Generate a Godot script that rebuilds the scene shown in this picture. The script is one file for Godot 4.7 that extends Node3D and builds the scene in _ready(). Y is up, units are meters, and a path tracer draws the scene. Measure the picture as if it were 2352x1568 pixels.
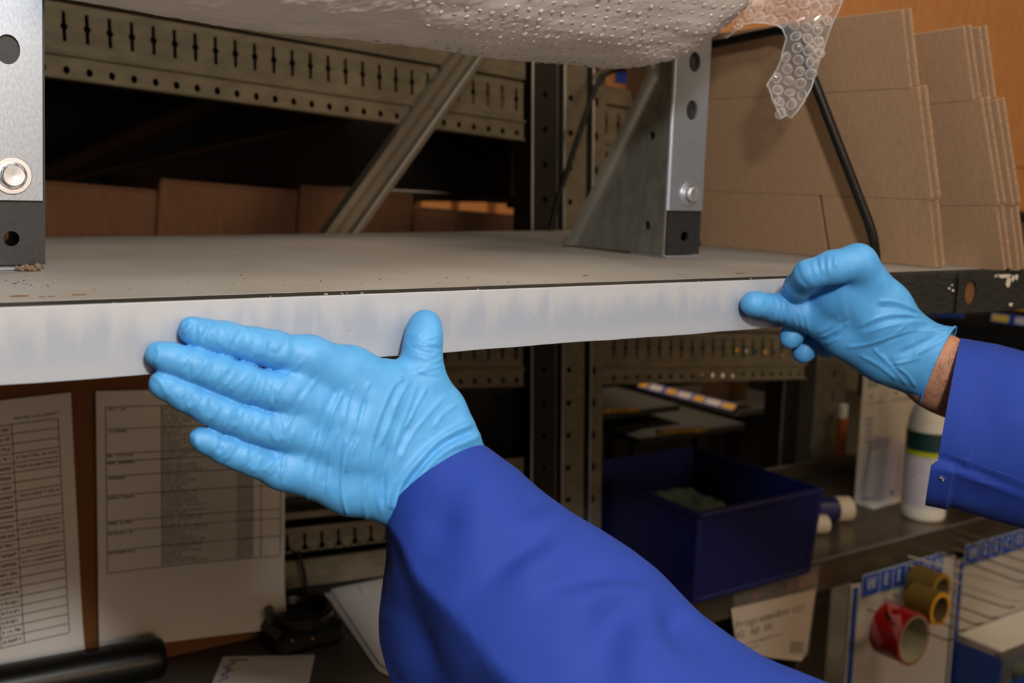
extends Node3D
# World: x runs along the packing shelf, y is up, z points out of the shelf's front edge (the white strip lies at z = 0). Metres.

const FPX := 2393.75
const PX0 := 1045.96
const PY0 := 633.41
const RX := Vector3(0.838315, 0.033895, 0.544132)
const RD := Vector3(-0.022982, -0.994981, 0.097386)
const RF := Vector3(0.544702, -0.094145, -0.833329)
const EYE := Vector3(0.0, 1.322593, 0.558733)
const TOP := 1.25      # height of the packing shelf

var rng := RandomNumberGenerator.new()
var taken := {}
var M := {}

# ---------------------------------------------------------------- measuring: where a sight line of the photograph meets a plane of the place
func sight(x: float, y: float) -> Vector3:
	return RX * ((x - PX0) / FPX) + RD * ((y - PY0) / FPX) + RF

func pz(x: float, y: float, z: float) -> Vector3:
	var r := sight(x, y)
	return EYE + r * ((z - EYE.z) / r.z)

func py(x: float, y: float, h: float) -> Vector3:
	var r := sight(x, y)
	return EYE + r * ((h - EYE.y) / r.y)

func pxx(x: float, y: float, wx: float) -> Vector3:
	var r := sight(x, y)
	return EYE + r * ((wx - EYE.x) / r.x)

func pp(x: float, y: float, p0: Vector3, n: Vector3) -> Vector3:
	var r := sight(x, y)
	return EYE + r * ((p0 - EYE).dot(n) / r.dot(n))

func far(p: Vector3) -> float:
	return (p - EYE).dot(RF)

# ---------------------------------------------------------------- a mesh being built: triangles with normals, front faces clockwise
class Mb:
	var v := PackedVector3Array()
	var n := PackedVector3Array()
	var u := PackedVector2Array()
	var ix := PackedInt32Array()
	func vert(p: Vector3, nn: Vector3, uv := Vector2.ZERO) -> int:
		v.append(p); n.append(nn); u.append(uv)
		return v.size() - 1
	func tri(a: Vector3, b: Vector3, c: Vector3, ua := Vector2.ZERO, ub := Vector2.ZERO, uc := Vector2.ZERO) -> void:
		var nn := (b - a).cross(c - a)
		if nn.length_squared() < 1e-18:
			return
		nn = nn.normalized()
		var k := v.size()
		vert(a, nn, ua); vert(b, nn, ub); vert(c, nn, uc)
		ix.append(k); ix.append(k + 2); ix.append(k + 1)
	func quad(a: Vector3, b: Vector3, c: Vector3, d: Vector3, uv := true) -> void:
		var nn := (c - a).cross(d - b)
		if nn.length_squared() < 1e-18:
			return
		nn = nn.normalized()
		var k := v.size()
		vert(a, nn, Vector2(0, 1)); vert(b, nn, Vector2(1, 1)); vert(c, nn, Vector2(1, 0)); vert(d, nn, Vector2(0, 0))
		for i in [0, 2, 1, 0, 3, 2]:
			ix.append(k + i)
	func face(pts: Array, mid: Vector3) -> void:      # a flat convex face of a convex body round mid
		var c := Vector3.ZERO
		for p in pts:
			c += p
		c /= pts.size()
		var nn: Vector3 = (pts[1] - pts[0]).cross(pts[2] - pts[0])
		var q := pts.duplicate()
		if nn.dot(c - mid) < 0.0:
			q.reverse()
		if q.size() == 4:
			quad(q[0], q[1], q[2], q[3])
		else:
			for i in range(1, q.size() - 1):
				tri(q[0], q[i], q[i + 1])
	# rows of points joined smoothly; wrap joins the last column to the first
	func sheet(rows: Array, wrap := false, flip := false, uvs := Vector2.ONE) -> void:
		var nr := rows.size()
		var nc: int = rows[0].size()
		var k := v.size()
		for i in nr:
			for j in nc:
				var a: Vector3 = rows[mini(i + 1, nr - 1)][j] - rows[maxi(i - 1, 0)][j]
				var jp := (j + 1) % nc if wrap else mini(j + 1, nc - 1)
				var jm := (j + nc - 1) % nc if wrap else maxi(j - 1, 0)
				var b: Vector3 = rows[i][jp] - rows[i][jm]
				var nn := b.cross(a)
				if nn.length_squared() < 1e-20:
					nn = Vector3.UP
				nn = nn.normalized()
				vert(rows[i][j], -nn if flip else nn, Vector2(float(j) / (nc if wrap else nc - 1), float(i) / (nr - 1)) * uvs)
		for i in nr - 1:
			for j in (nc if wrap else nc - 1):
				var j2 := (j + 1) % nc
				var p := k + i * nc + j
				var q := k + i * nc + j2
				var r := k + (i + 1) * nc + j2
				var s := k + (i + 1) * nc + j
				for t in ([p, r, q, p, s, r] if not flip else [p, q, r, p, r, s]):
					ix.append(t)
	func mesh() -> ArrayMesh:
		var a := []
		a.resize(Mesh.ARRAY_MAX)
		a[Mesh.ARRAY_VERTEX] = v
		a[Mesh.ARRAY_NORMAL] = n
		a[Mesh.ARRAY_TEX_UV] = u
		a[Mesh.ARRAY_INDEX] = ix
		var m := ArrayMesh.new()
		m.add_surface_from_arrays(Mesh.PRIMITIVE_TRIANGLES, a)
		return m

# a box with chamfered edges
func box(m: Mb, c: Vector3, s: Vector3, r := 0.0, b := Basis.IDENTITY) -> Mb:
	var h := s * 0.5
	r = minf(r, minf(h.x, minf(h.y, h.z)) * 0.95)
	var P := func(ax: int, sx: float, sy: float, sz: float) -> Vector3:      # corner point that lies on the face across axis ax
		var p := Vector3(sx * (h.x - (0.0 if ax == 0 else r)), sy * (h.y - (0.0 if ax == 1 else r)), sz * (h.z - (0.0 if ax == 2 else r)))
		return c + b * p
	for s1 in [-1.0, 1.0]:
		m.face([P.call(0, s1, -1, -1), P.call(0, s1, 1, -1), P.call(0, s1, 1, 1), P.call(0, s1, -1, 1)], c)
		m.face([P.call(1, -1, s1, -1), P.call(1, 1, s1, -1), P.call(1, 1, s1, 1), P.call(1, -1, s1, 1)], c)
		m.face([P.call(2, -1, -1, s1), P.call(2, 1, -1, s1), P.call(2, 1, 1, s1), P.call(2, -1, 1, s1)], c)
	if r > 0.0:
		for s1 in [-1.0, 1.0]:
			for s2 in [-1.0, 1.0]:
				m.face([P.call(0, s1, s2, -1), P.call(0, s1, s2, 1), P.call(1, s1, s2, 1), P.call(1, s1, s2, -1)], c)
				m.face([P.call(0, s1, -1, s2), P.call(0, s1, 1, s2), P.call(2, s1, 1, s2), P.call(2, s1, -1, s2)], c)
				m.face([P.call(1, -1, s1, s2), P.call(1, 1, s1, s2), P.call(2, 1, s1, s2), P.call(2, -1, s1, s2)], c)
				for s3 in [-1.0, 1.0]:
					m.face([P.call(0, s1, s2, s3), P.call(1, s1, s2, s3), P.call(2, s1, s2, s3)], c)
	return m

# box from two opposite corners
func bx(m: Mb, a: Vector3, b: Vector3, r := 0.0) -> Mb:
	return box(m, (a + b) * 0.5, (b - a).abs(), r)

# a bent bar whose radius may change; pts are joined by straight pieces
func tube(m: Mb, pts: Array, rad, seg := 12, cap := true) -> Mb:
	var rows := []
	var t0: Vector3 = (pts[1] - pts[0]).normalized()
	var nn := t0.cross(Vector3.UP if absf(t0.y) < 0.9 else Vector3.RIGHT).normalized()
	for i in pts.size():
		var t: Vector3 = (pts[mini(i + 1, pts.size() - 1)] - pts[maxi(i - 1, 0)]).normalized()
		nn = (nn - t * nn.dot(t)).normalized()
		var bb := t.cross(nn)
		var rr: float = rad[i] if rad is Array else rad
		var row := []
		for j in seg:
			var a := TAU * j / seg
			row.append(pts[i] + (nn * cos(a) + bb * sin(a)) * rr)
		rows.append(row)
	m.sheet(rows, true)
	if cap:
		for e in [0, pts.size() - 1]:
			var other: Vector3 = pts[1] if e == 0 else pts[e - 1]
			var f: Array = rows[e].duplicate()
			m.face(f, other)
	return m

# round off the corners of a polyline
func bend(pts: Array, r: float, n := 6) -> Array:
	var out := [pts[0]]
	for i in range(1, pts.size() - 1):
		var a: Vector3 = pts[i] + (pts[i - 1] - pts[i]).limit_length(r)
		var b: Vector3 = pts[i] + (pts[i + 1] - pts[i]).limit_length(r)
		for k in n + 1:
			var t := float(k) / n
			out.append(a.lerp(pts[i], t).lerp(pts[i].lerp(b, t), t))
	out.append(pts[-1])
	return out

# a profile of (radius, height) points turned round the y axis of xf
func lathe(m: Mb, prof: Array, xf := Transform3D.IDENTITY, seg := 32) -> Mb:
	for i in prof.size() - 1:
		var a: Vector2 = prof[i]
		var b: Vector2 = prof[i + 1]
		if a.distance_to(b) < 1e-7:
			continue
		var nr := Vector2(b.y - a.y, -(b.x - a.x)).normalized()
		var k := m.v.size()
		for j in seg + 1:
			var t := TAU * j / seg
			var d := Vector3(cos(t), 0, sin(t))
			var nn := (xf.basis * (d * nr.x + Vector3.UP * nr.y)).normalized()
			m.vert(xf * (d * a.x + Vector3.UP * a.y), nn, Vector2(float(j) / seg, float(i) / (prof.size() - 1)))
			m.vert(xf * (d * b.x + Vector3.UP * b.y), nn, Vector2(float(j) / seg, float(i + 1) / (prof.size() - 1)))
		for j in seg:
			var p := k + j * 2
			for t in [p, p + 2, p + 1, p + 1, p + 2, p + 3]:
				m.ix.append(t)
	return m

# a polygon in the xy plane of xf with thickness h towards its +z
func slab(m: Mb, poly: PackedVector2Array, h: float, xf := Transform3D.IDENTITY) -> Mb:
	var area := 0.0
	for i in poly.size():
		area += poly[i].cross(poly[(i + 1) % poly.size()])
	var q := poly.duplicate()
	if area < 0.0:
		q.reverse()
	var idx := Geometry2D.triangulate_polygon(q)
	for i in range(0, idx.size(), 3):
		var a := q[idx[i]]
		var b := q[idx[i + 1]]
		var c := q[idx[i + 2]]
		if (b - a).cross(c - a) < 0.0:
			var t := b
			b = c
			c = t
		m.tri(xf * Vector3(a.x, a.y, h), xf * Vector3(b.x, b.y, h), xf * Vector3(c.x, c.y, h), a, b, c)
		m.tri(xf * Vector3(a.x, a.y, 0), xf * Vector3(c.x, c.y, 0), xf * Vector3(b.x, b.y, 0), a, c, b)
	for i in q.size():
		var a := q[i]
		var b := q[(i + 1) % q.size()]
		m.quad(xf * Vector3(a.x, a.y, 0), xf * Vector3(b.x, b.y, 0), xf * Vector3(b.x, b.y, h), xf * Vector3(a.x, a.y, h))
	return m

# a rectangular piece of sheet with one hole (outline relative to the hole's centre, star-shaped) of thickness th towards -z of xf
func pierced(m: Mb, r: Rect2, at: Vector2, hole: PackedVector2Array, th: float, xf: Transform3D) -> Mb:
	var cor := [r.position, Vector2(r.end.x, r.position.y), r.end, Vector2(r.position.x, r.end.y)]
	var bd := []
	var sd := []
	for p in hole:
		var d := p.normalized()
		var tx := ((r.end.x if d.x > 0 else r.position.x) - at.x) / d.x if absf(d.x) > 1e-9 else 1e9
		var ty := ((r.end.y if d.y > 0 else r.position.y) - at.y) / d.y if absf(d.y) > 1e-9 else 1e9
		bd.append(at + d * minf(tx, ty))
		sd.append((1 if d.x > 0 else 3) if tx < ty else (2 if d.y > 0 else 0))
	var n := hole.size()
	for i in n:
		var j := (i + 1) % n
		for z in [0.0, -th]:
			var f := func(p: Vector2) -> Vector3: return xf * Vector3(p.x, p.y, z)
			var a: Vector3 = f.call(at + hole[i])
			var b: Vector3 = f.call(at + hole[j])
			var c: Vector3 = f.call(bd[j])
			var d: Vector3 = f.call(bd[i])
			var list := [[a, d, b], [b, d, c]]
			var s: int = sd[i]
			var prev: Vector3 = d
			while s != sd[j]:                                   # go round the corners between two sides
				var nx: Vector3 = f.call(cor[(s + 1) % 4])
				list.append([prev, nx, c])
				prev = nx
				s = (s + 1) % 4
			for t in list:
				if z == 0.0:
					m.tri(t[0], t[1], t[2])
				else:
					m.tri(t[0], t[2], t[1])
		var h0 := at + hole[i]
		var h1 := at + hole[j]
		m.quad(xf * Vector3(h0.x, h0.y, 0), xf * Vector3(h1.x, h1.y, 0), xf * Vector3(h1.x, h1.y, -th), xf * Vector3(h0.x, h0.y, -th))
	return m

func ring_hole(rx: float, ry: float, n := 16) -> PackedVector2Array:
	var o := PackedVector2Array()
	for i in n:
		o.append(Vector2(cos(TAU * (i + 0.5) / n) * rx, sin(TAU * (i + 0.5) / n) * ry))
	return o

func key_hole(w: float, h: float, r: float) -> PackedVector2Array:      # an upright slot with a round eye in its middle, counter-clockwise from the right
	var o := PackedVector2Array()
	for a in [-50.0, -25.0, 0.0, 25.0, 50.0]:
		o.append(Vector2(cos(deg_to_rad(a)), sin(deg_to_rad(a))) * r)
	o.append(Vector2(w, sqrt(maxf(r * r - w * w, 0.0)) * 1.02)); o.append(Vector2(w, h)); o.append(Vector2(-w, h)); o.append(Vector2(-w, sqrt(maxf(r * r - w * w, 0.0)) * 1.02))
	for a in [130.0, 155.0, 180.0, 205.0, 230.0]:
		o.append(Vector2(cos(deg_to_rad(a)), sin(deg_to_rad(a))) * r)
	o.append(Vector2(-w, -sqrt(maxf(r * r - w * w, 0.0)) * 1.02)); o.append(Vector2(-w, -h)); o.append(Vector2(w, -h)); o.append(Vector2(w, -sqrt(maxf(r * r - w * w, 0.0)) * 1.02))
	return o

# ---------------------------------------------------------------- things and parts
func numbered(called: String) -> String:
	var k: int = taken.get(called, 0)
	taken[called] = k + 1
	return called if k == 0 else "%s_%03d" % [called, k]

func tag(o: Node3D, label: String, category: String, group := "") -> Node3D:
	o.set_meta("label", label)
	o.set_meta("category", category)
	if group:
		o.set_meta("group", group)
	return o

func thing(called: String, label: String, category: String, at := Vector3.ZERO, group := "") -> Node3D:
	var o := Node3D.new()
	o.name = numbered(called)
	o.position = at
	add_child(o, true)
	return tag(o, label, category, group)

# a mesh under parent, its vertices given in world coordinates
func part(called: String, m, mat: Material, parent: Node3D, label := "") -> MeshInstance3D:
	var o := MeshInstance3D.new()
	o.name = called
	o.mesh = m.mesh() if m is Mb else m
	o.material_override = mat
	o.cast_shadow = GeometryInstance3D.SHADOW_CASTING_SETTING_ON
	parent.add_child(o, true)
	o.transform = where(parent).affine_inverse()
	if label:
		o.set_meta("label", label)
	return o

func where(o: Node) -> Transform3D:
	var t := Transform3D.IDENTITY
	while o is Node3D and o != self:
		t = o.transform * t
		o = o.get_parent()
	return t

func structure(called: String, m, mat: Material) -> MeshInstance3D:
	var o := part(called, m, mat, self)
	o.set_meta("kind", "structure")
	return o

# lettering: the text's left end and baseline stand at the origin of xf, its height of capitals is cap
func letters(called: String, s: String, cap: float, mat: Material, parent: Node3D, xf: Transform3D, font := "Droid Sans", stretch := 1.0, bold := false) -> MeshInstance3D:
	var f := SystemFont.new()
	f.font_names = PackedStringArray([font])
	if bold:
		f.font_weight = 700
	var t := TextMesh.new()
	t.text = s
	t.font = f
	t.font_size = 32
	t.pixel_size = cap / 23.0
	t.depth = 0.0004
	t.horizontal_alignment = HORIZONTAL_ALIGNMENT_LEFT
	t.vertical_alignment = VERTICAL_ALIGNMENT_BOTTOM
	t.curve_step = 2.0
	var o := part(called, t, mat, parent)
	o.transform = where(parent).affine_inverse() * xf * Transform3D(Basis.from_scale(Vector3(stretch, 1, 1)), Vector3(0, -0.24 * cap, 0))
	return o

# ---------------------------------------------------------------- materials
func noise(freq: float, octaves := 3, kind := FastNoiseLite.TYPE_SIMPLEX_SMOOTH, sd := 1) -> FastNoiseLite:
	var f := FastNoiseLite.new()
	f.noise_type = kind
	f.frequency = freq
	f.fractal_octaves = octaves
	f.seed = sd
	return f

func ntex(freq: float, a: Color, b: Color, size := 512, octaves := 3, sd := 1, normal := false, bump := 4.0) -> NoiseTexture2D:
	var t := NoiseTexture2D.new()
	t.width = size
	t.height = size
	t.seamless = true
	t.noise = noise(freq, octaves, FastNoiseLite.TYPE_SIMPLEX_SMOOTH, sd)
	if normal:
		t.as_normal_map = true
		t.bump_strength = bump
	else:
		var g := Gradient.new()
		g.set_color(0, a)
		g.set_color(1, b)
		g.set_offset(0, 0.25)
		g.set_offset(1, 0.75)
		t.color_ramp = g
	return t

func img_tex(w: int, h: int, f: Callable) -> ImageTexture:
	var im := Image.create(w, h, false, Image.FORMAT_RGB8)
	for y in h:
		for x in w:
			im.set_pixel(x, y, f.call(x, y))
	return ImageTexture.create_from_image(im)

func mat(c: Color, rough := 0.7, metal := 0.0) -> StandardMaterial3D:
	var m := StandardMaterial3D.new()
	m.albedo_color = c
	m.roughness = rough
	m.metallic = metal
	return m

func grain(m: StandardMaterial3D, t: Texture2D, scale: Vector3) -> StandardMaterial3D:
	m.albedo_texture = t
	m.uv1_triplanar = true
	m.uv1_world_triplanar = true
	m.uv1_scale = scale
	return m

func relief(m: StandardMaterial3D, t: Texture2D, cm: float, scale: Vector3) -> StandardMaterial3D:
	m.heightmap_enabled = true
	m.heightmap_texture = t
	m.heightmap_scale = cm
	m.uv1_triplanar = true
	m.uv1_world_triplanar = true
	m.uv1_scale = scale
	return m

func glassy(c: Color, alpha: float, rough := 0.06) -> StandardMaterial3D:
	var m := mat(Color(c, alpha), rough)
	m.transparency = BaseMaterial3D.TRANSPARENCY_ALPHA
	m.cull_mode = BaseMaterial3D.CULL_DISABLED
	return m

# ---------------------------------------------------------------- one continuous skin round tapered bones (surface nets on a distance field)
var fd := Vector3i.ZERO     # cells of the grid
var fo := Vector3.ZERO      # its corner
var fc := 0.0015            # its cell

func smin(a: float, b: float, k: float) -> float:
	var h := maxf(k - absf(a - b), 0.0) / k
	return minf(a, b) - h * h * k * 0.25

func bone(g: PackedFloat32Array, a: Vector3, b: Vector3, ra: float, rb: float, k: float) -> void:
	var reach := maxf(ra, rb) + 0.008
	var lo := (a.min(b) - Vector3.ONE * reach - fo) / fc
	var hi := (a.max(b) + Vector3.ONE * reach - fo) / fc
	var ab := b - a
	var l2 := maxf(ab.length_squared(), 1e-12)
	var dr := rb - ra
	for z in range(maxi(int(lo.z), 0), mini(int(hi.z) + 1, fd.z)):
		for y in range(maxi(int(lo.y), 0), mini(int(hi.y) + 1, fd.y)):
			var at := (z * fd.y + y) * fd.x
			for x in range(maxi(int(lo.x), 0), mini(int(hi.x) + 1, fd.x)):
				var p := fo + Vector3(x, y, z) * fc - a
				var t := clampf(p.dot(ab) / l2, 0.0, 1.0)
				var d := (p - ab * t).length() - ra - dr * t
				var o := g[at + x]
				if d < o + k:
					var h := maxf(k - absf(o - d), 0.0) / k
					g[at + x] = minf(o, d) - h * h * k * 0.25

# chains: Array of bones [a, b, ra, rb]; the first chain is the palm, the others join it smoothly but not each other
func skin(chains: Array, cell: float, kin: float, kjoin: float) -> Dictionary:
	fc = cell
	var lo := Vector3.ONE * 1e9
	var hi := -lo
	for c in chains:
		for b in c:
			var r: float = maxf(b[2], b[3]) + 0.004
			lo = lo.min(b[0] - Vector3.ONE * r).min(b[1] - Vector3.ONE * r)
			hi = hi.max(b[0] + Vector3.ONE * r).max(b[1] + Vector3.ONE * r)
	fo = lo
	fd = Vector3i(((hi - lo) / cell).ceil()) + Vector3i.ONE
	var total := fd.x * fd.y * fd.z
	var palm := PackedFloat32Array()
	palm.resize(total)
	palm.fill(0.016)
	for b in chains[0]:
		bone(palm, b[0], b[1], b[2], b[3], kin)
	var f := palm.duplicate()
	for ci in range(1, chains.size()):
		var g := PackedFloat32Array()
		g.resize(total)
		g.fill(0.016)
		for b in chains[ci]:
			bone(g, b[0], b[1], b[2], b[3], 0.004)
		for i in total:
			var gi := g[i]
			if gi < 0.0159:
				var pi := palm[i]
				var h := maxf(kjoin - absf(gi - pi), 0.0) / kjoin
				var s := minf(gi, pi) - h * h * kjoin * 0.25
				if s < f[i]:
					f[i] = s
	# surface nets
	var sx := 1
	var sy := fd.x
	var sz := fd.x * fd.y
	var id := PackedInt32Array()
	id.resize(total)
	id.fill(-1)
	var pos := PackedVector3Array()
	var quads := PackedInt32Array()
	for z in fd.z - 1:
		for y in fd.y - 1:
			var at := z * sz + y * sy
			for x in fd.x - 1:
				var i := at + x
				var f0 := f[i]
				if absf(f0) > cell * 2.0:
					continue
				var q := [f0, f[i + sx], f[i + sy], f[i + sx + sy], f[i + sz], f[i + sx + sz], f[i + sy + sz], f[i + sx + sy + sz]]
				var inside := 0
				for w in q:
					if w < 0.0:
						inside += 1
				if inside == 0 or inside == 8:
					continue
				var sum := Vector3.ZERO
				var n := 0
				for e in [[0, 1], [2, 3], [4, 5], [6, 7], [0, 2], [1, 3], [4, 6], [5, 7], [0, 4], [1, 5], [2, 6], [3, 7]]:
					var u: float = q[e[0]]
					var w: float = q[e[1]]
					if (u < 0.0) != (w < 0.0):
						var t := u / (u - w)
						var c0 := Vector3(e[0] & 1, (e[0] >> 1) & 1, e[0] >> 2)
						var c1 := Vector3(e[1] & 1, (e[1] >> 1) & 1, e[1] >> 2)
						sum += c0.lerp(c1, t)
						n += 1
				id[i] = pos.size()
				pos.append(fo + (Vector3(x, y, z) + sum / n) * cell)
				if x > 0 and y > 0 and z > 0:
					for ax in [[sx, sy, sz], [sy, sz, sx], [sz, sx, sy]]:
						var w := f[i + ax[0]]
						if (f0 < 0.0) != (w < 0.0):
							var a := id[i]
							var b := id[i - ax[1]]
							var c := id[i - ax[1] - ax[2]]
							var d := id[i - ax[2]]
							if a < 0 or b < 0 or c < 0 or d < 0:
								continue
							if f0 < 0.0:
								quads.append_array([a, b, c, d])
							else:
								quads.append_array([a, d, c, b])
	# two rounds of smoothing take the steps of the grid out of the creases
	for turn in 2:
		var sum := PackedVector3Array()
		sum.resize(pos.size())
		var cnt := PackedInt32Array()
		cnt.resize(pos.size())
		for i in range(0, quads.size(), 4):
			for k in 4:
				var a := quads[i + k]
				sum[a] += pos[quads[i + (k + 1) % 4]] + pos[quads[i + (k + 3) % 4]]
				cnt[a] += 2
		for i in pos.size():
			if cnt[i] > 0:
				pos[i] = pos[i].lerp(sum[i] / cnt[i], 0.5)
	return {"pos": pos, "quads": quads}

func facing(pos: PackedVector3Array, quads: PackedInt32Array) -> PackedVector3Array:
	var nn := PackedVector3Array()
	nn.resize(pos.size())
	for i in range(0, quads.size(), 4):
		var w := (pos[quads[i + 2]] - pos[quads[i]]).cross(pos[quads[i + 3]] - pos[quads[i + 1]])
		for k in 4:
			nn[quads[i + k]] += w
	for i in nn.size():
		nn[i] = nn[i].normalized()
	return nn

# creases: Array of [points, width, height]; a fold of the rubber or cloth raised (or sunk) along the points, measured across dir
func fold(pos: PackedVector3Array, nn: PackedVector3Array, creases: Array, dir: Vector3) -> void:
	var segs := []
	for c in creases:
		var pts: Array = c[0]
		for i in pts.size() - 1:
			var a: Vector3 = pts[i] - dir * (pts[i] as Vector3).dot(dir)
			var b: Vector3 = pts[i + 1] - dir * (pts[i + 1] as Vector3).dot(dir)
			var e := 1.0
			segs.append([a, b, c[1], c[2], 0.25 if i == 0 else 1.0, 0.25 if i == pts.size() - 2 else 1.0, c[3] if c.size() > 3 else -2.0, e])
	# sort into buckets of 1 cm along the two other axes
	var grid := {}
	for s in segs:
		var r: float = s[2] * 2.6
		var lo: Vector3 = (s[0].min(s[1]) - Vector3.ONE * r) * 80.0
		var hi: Vector3 = (s[0].max(s[1]) + Vector3.ONE * r) * 80.0
		for z in range(floori(lo.z), floori(hi.z) + 1):
			for y in range(floori(lo.y), floori(hi.y) + 1):
				for x in range(floori(lo.x), floori(hi.x) + 1):
					var key := Vector3i(x, y, z)
					if not grid.has(key):
						grid[key] = []
					grid[key].append(s)
	for i in pos.size():
		var p := pos[i] - dir * pos[i].dot(dir)
		var key := Vector3i((p * 80.0).floor())
		if not grid.has(key):
			continue
		var face := nn[i].dot(dir)
		var up := 0.0
		var down := 0.0
		for s in grid[key]:
			if face < s[6]:
				continue
			var ab: Vector3 = s[1] - s[0]
			var t := clampf((p - s[0]).dot(ab) / maxf(ab.length_squared(), 1e-12), 0.0, 1.0)
			var d: float = p.distance_to(s[0] + ab * t) / s[2]
			if d < 2.6:
				var q: float = s[3] * exp(-d * d) * lerpf(s[4], s[5], t)
				up = maxf(up, q)
				down = minf(down, q)
		pos[i] += nn[i] * (up + down)

func skin_mesh(sk: Dictionary) -> ArrayMesh:
	var m := Mb.new()
	m.v = sk.pos
	m.n = facing(sk.pos, sk.quads)
	m.u.resize(m.v.size())
	var q: PackedInt32Array = sk.quads
	for i in range(0, q.size(), 4):
		m.ix.append_array([q[i], q[i + 2], q[i + 1], q[i], q[i + 3], q[i + 2]])
	return m.mesh()

# where a sight line of the photograph meets a mesh being built (nearest hit), and its normal
func hit(m: Mb, x: float, y: float) -> Array:
	var r := sight(x, y)
	var best := 1e9
	var out := []
	for i in range(0, m.ix.size(), 3):
		var a := m.v[m.ix[i]]
		var b := m.v[m.ix[i + 1]]
		var c := m.v[m.ix[i + 2]]
		var e1 := b - a
		var e2 := c - a
		var h := r.cross(e2)
		var det := e1.dot(h)
		if absf(det) < 1e-14:
			continue
		var s := EYE - a
		var u := s.dot(h) / det
		if u < 0.0 or u > 1.0:
			continue
		var q := s.cross(e1)
		var w := r.dot(q) / det
		if w < 0.0 or u + w > 1.0:
			continue
		var t := e2.dot(q) / det
		if t > 0.01 and t < best:
			best = t
			out = [EYE + r * t, (m.n[m.ix[i]] * (1.0 - u - w) + m.n[m.ix[i + 1]] * u + m.n[m.ix[i + 2]] * w).normalized()]
	return out

func _ready() -> void:
	rng.seed = 7
	# ---- camera: a shifted lens (the photograph is a crop), sharp on the hands
	var cam := Camera3D.new()
	cam.name = "camera"
	cam.projection = Camera3D.PROJECTION_FRUSTUM
	var att := CameraAttributesPhysical.new()
	att.frustum_focal_length = 50.0
	att.exposure_aperture = 10.5
	att.frustum_focus_distance = 0.69
	att.frustum_near = 0.05
	att.frustum_far = 60.0
	cam.attributes = att
	cam.near = 0.05
	cam.far = 60.0
	cam.size = 0.05 * 1568.0 / FPX
	cam.frustum_offset = Vector2(0.05 * (1176.0 - PX0) / FPX, -0.05 * (784.0 - PY0) / FPX)
	cam.transform = Transform3D(Basis(RX, -RD, -RF).orthonormalized(), EYE)
	add_child(cam)
	cam.current = true
	# ---- surroundings: a closed hall, no sky gets in
	var env := Environment.new()
	env.background_mode = Environment.BG_COLOR
	env.background_color = Color(0.02, 0.02, 0.02)
	env.tonemap_mode = Environment.TONE_MAPPER_LINEAR
	env.tonemap_exposure = 1.0
	env.sdfgi_enabled = true
	env.ssao_enabled = true
	env.ssil_enabled = true
	var we := WorldEnvironment.new()
	we.name = "surroundings"
	we.environment = env
	add_child(we)
	# ---- light: all unseen; a white flash behind the camera, two broad panels, two hall lamps
	lamp("flash_lamp", Vector3(0.02, 1.745, 0.86), Vector3(0.6, 1.2, -0.2), Vector2(0.09, 0.09), Color(1.0, 0.985, 0.97), 0.92, "small white flash lamp above and behind the photographer's camera")
	lamp("unseen_ceiling_panel", Vector3(0.25, 3.05, 1.55), Vector3(0.28, 0.0, 1.35), Vector2(1.9, 1.7), Color(1.0, 0.95, 0.88), 0.7, "broad white light panel out of view under the ceiling, lighting from above")  # unseen panel, placed to light the scene softly from above
	lamp("unseen_front_panel", Vector3(0.6, 1.75, 4.85), Vector3(0.6, 1.7, 0.0), Vector2(2.4, 1.3), Color(1.0, 0.85, 0.69), 2.3, "large warm light panel out of view on the front wall, lighting shaded fronts")  # out of view, placed to put warm light on the shaded fronts
	lamp("unseen_hall_lamp", Vector3(2.3, 3.05, 1.2), Vector3(2.1, 0.0, -0.2), Vector2(1.2, 0.3), Color(1.0, 0.85, 0.66), 1.3, "long warm ceiling lamp out of view, lighting the cartons at the right")  # out of view, placed to light the large cartons warmly
	lamp("unseen_hall_lamp", Vector3(2.15, 3.05, -1.95), Vector3(2.1, 0.0, -1.75), Vector2(1.2, 0.3), Color(1.0, 0.88, 0.74), 4.0, "long warm ceiling lamp out of view behind the racks, lighting price labels")  # out of view, placed to light the price labels and the far cartons

	materials()
	room()
	shelf()
	strip()
	posts()
	brace()
	racks()
	rear_cartons()
	big_cartons()
	bench()
	lower_shelf()
	display()
	flow_rack()
	flat_cartons()
	hoops()
	bubble_wrap()
	person()

func lamp(called: String, at: Vector3, to: Vector3, size: Vector2, c: Color, e: float, label: String) -> void:
	var t := thing(called, label, "lamp", at)
	t.transform = Transform3D(Basis.looking_at(to - at, Vector3(0.1, 1, 0.05).normalized()), at)
	var w := where(t)
	var m := Mb.new()
	box(m, w * Vector3(0, 0, 0.02), Vector3(size.x + 0.03, size.y + 0.03, 0.035), 0.004, w.basis)
	part("housing", m, mat(Color(0.75, 0.75, 0.75), 0.5), t)
	var g := Mb.new()
	box(g, w * Vector3(0, 0, 0.0), Vector3(size.x, size.y, 0.006), 0.001, w.basis)
	var gm := mat(Color(0.9, 0.9, 0.9), 0.6)
	gm.emission_enabled = true
	gm.emission = c
	gm.emission_energy_multiplier = 2.0
	part("glowing_lamp_face", g, gm, t)
	var rod := Mb.new()
	tube(rod, [at + Vector3(0, 0.02, 0.03), Vector3(at.x, 3.2, at.z + 0.03)], 0.006, 8)
	part("hanger", rod, mat(Color(0.3, 0.3, 0.3), 0.5, 0.6), t)
	var l := AreaLight3D.new()
	l.name = called + "_light"
	l.area_size = size
	l.light_color = c
	l.light_energy = e
	l.shadow_enabled = true
	l.area_range = 12.0
	l.area_attenuation = 2.0
	t.add_child(l, true)
	l.position = Vector3(0, 0, -0.006)

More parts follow.
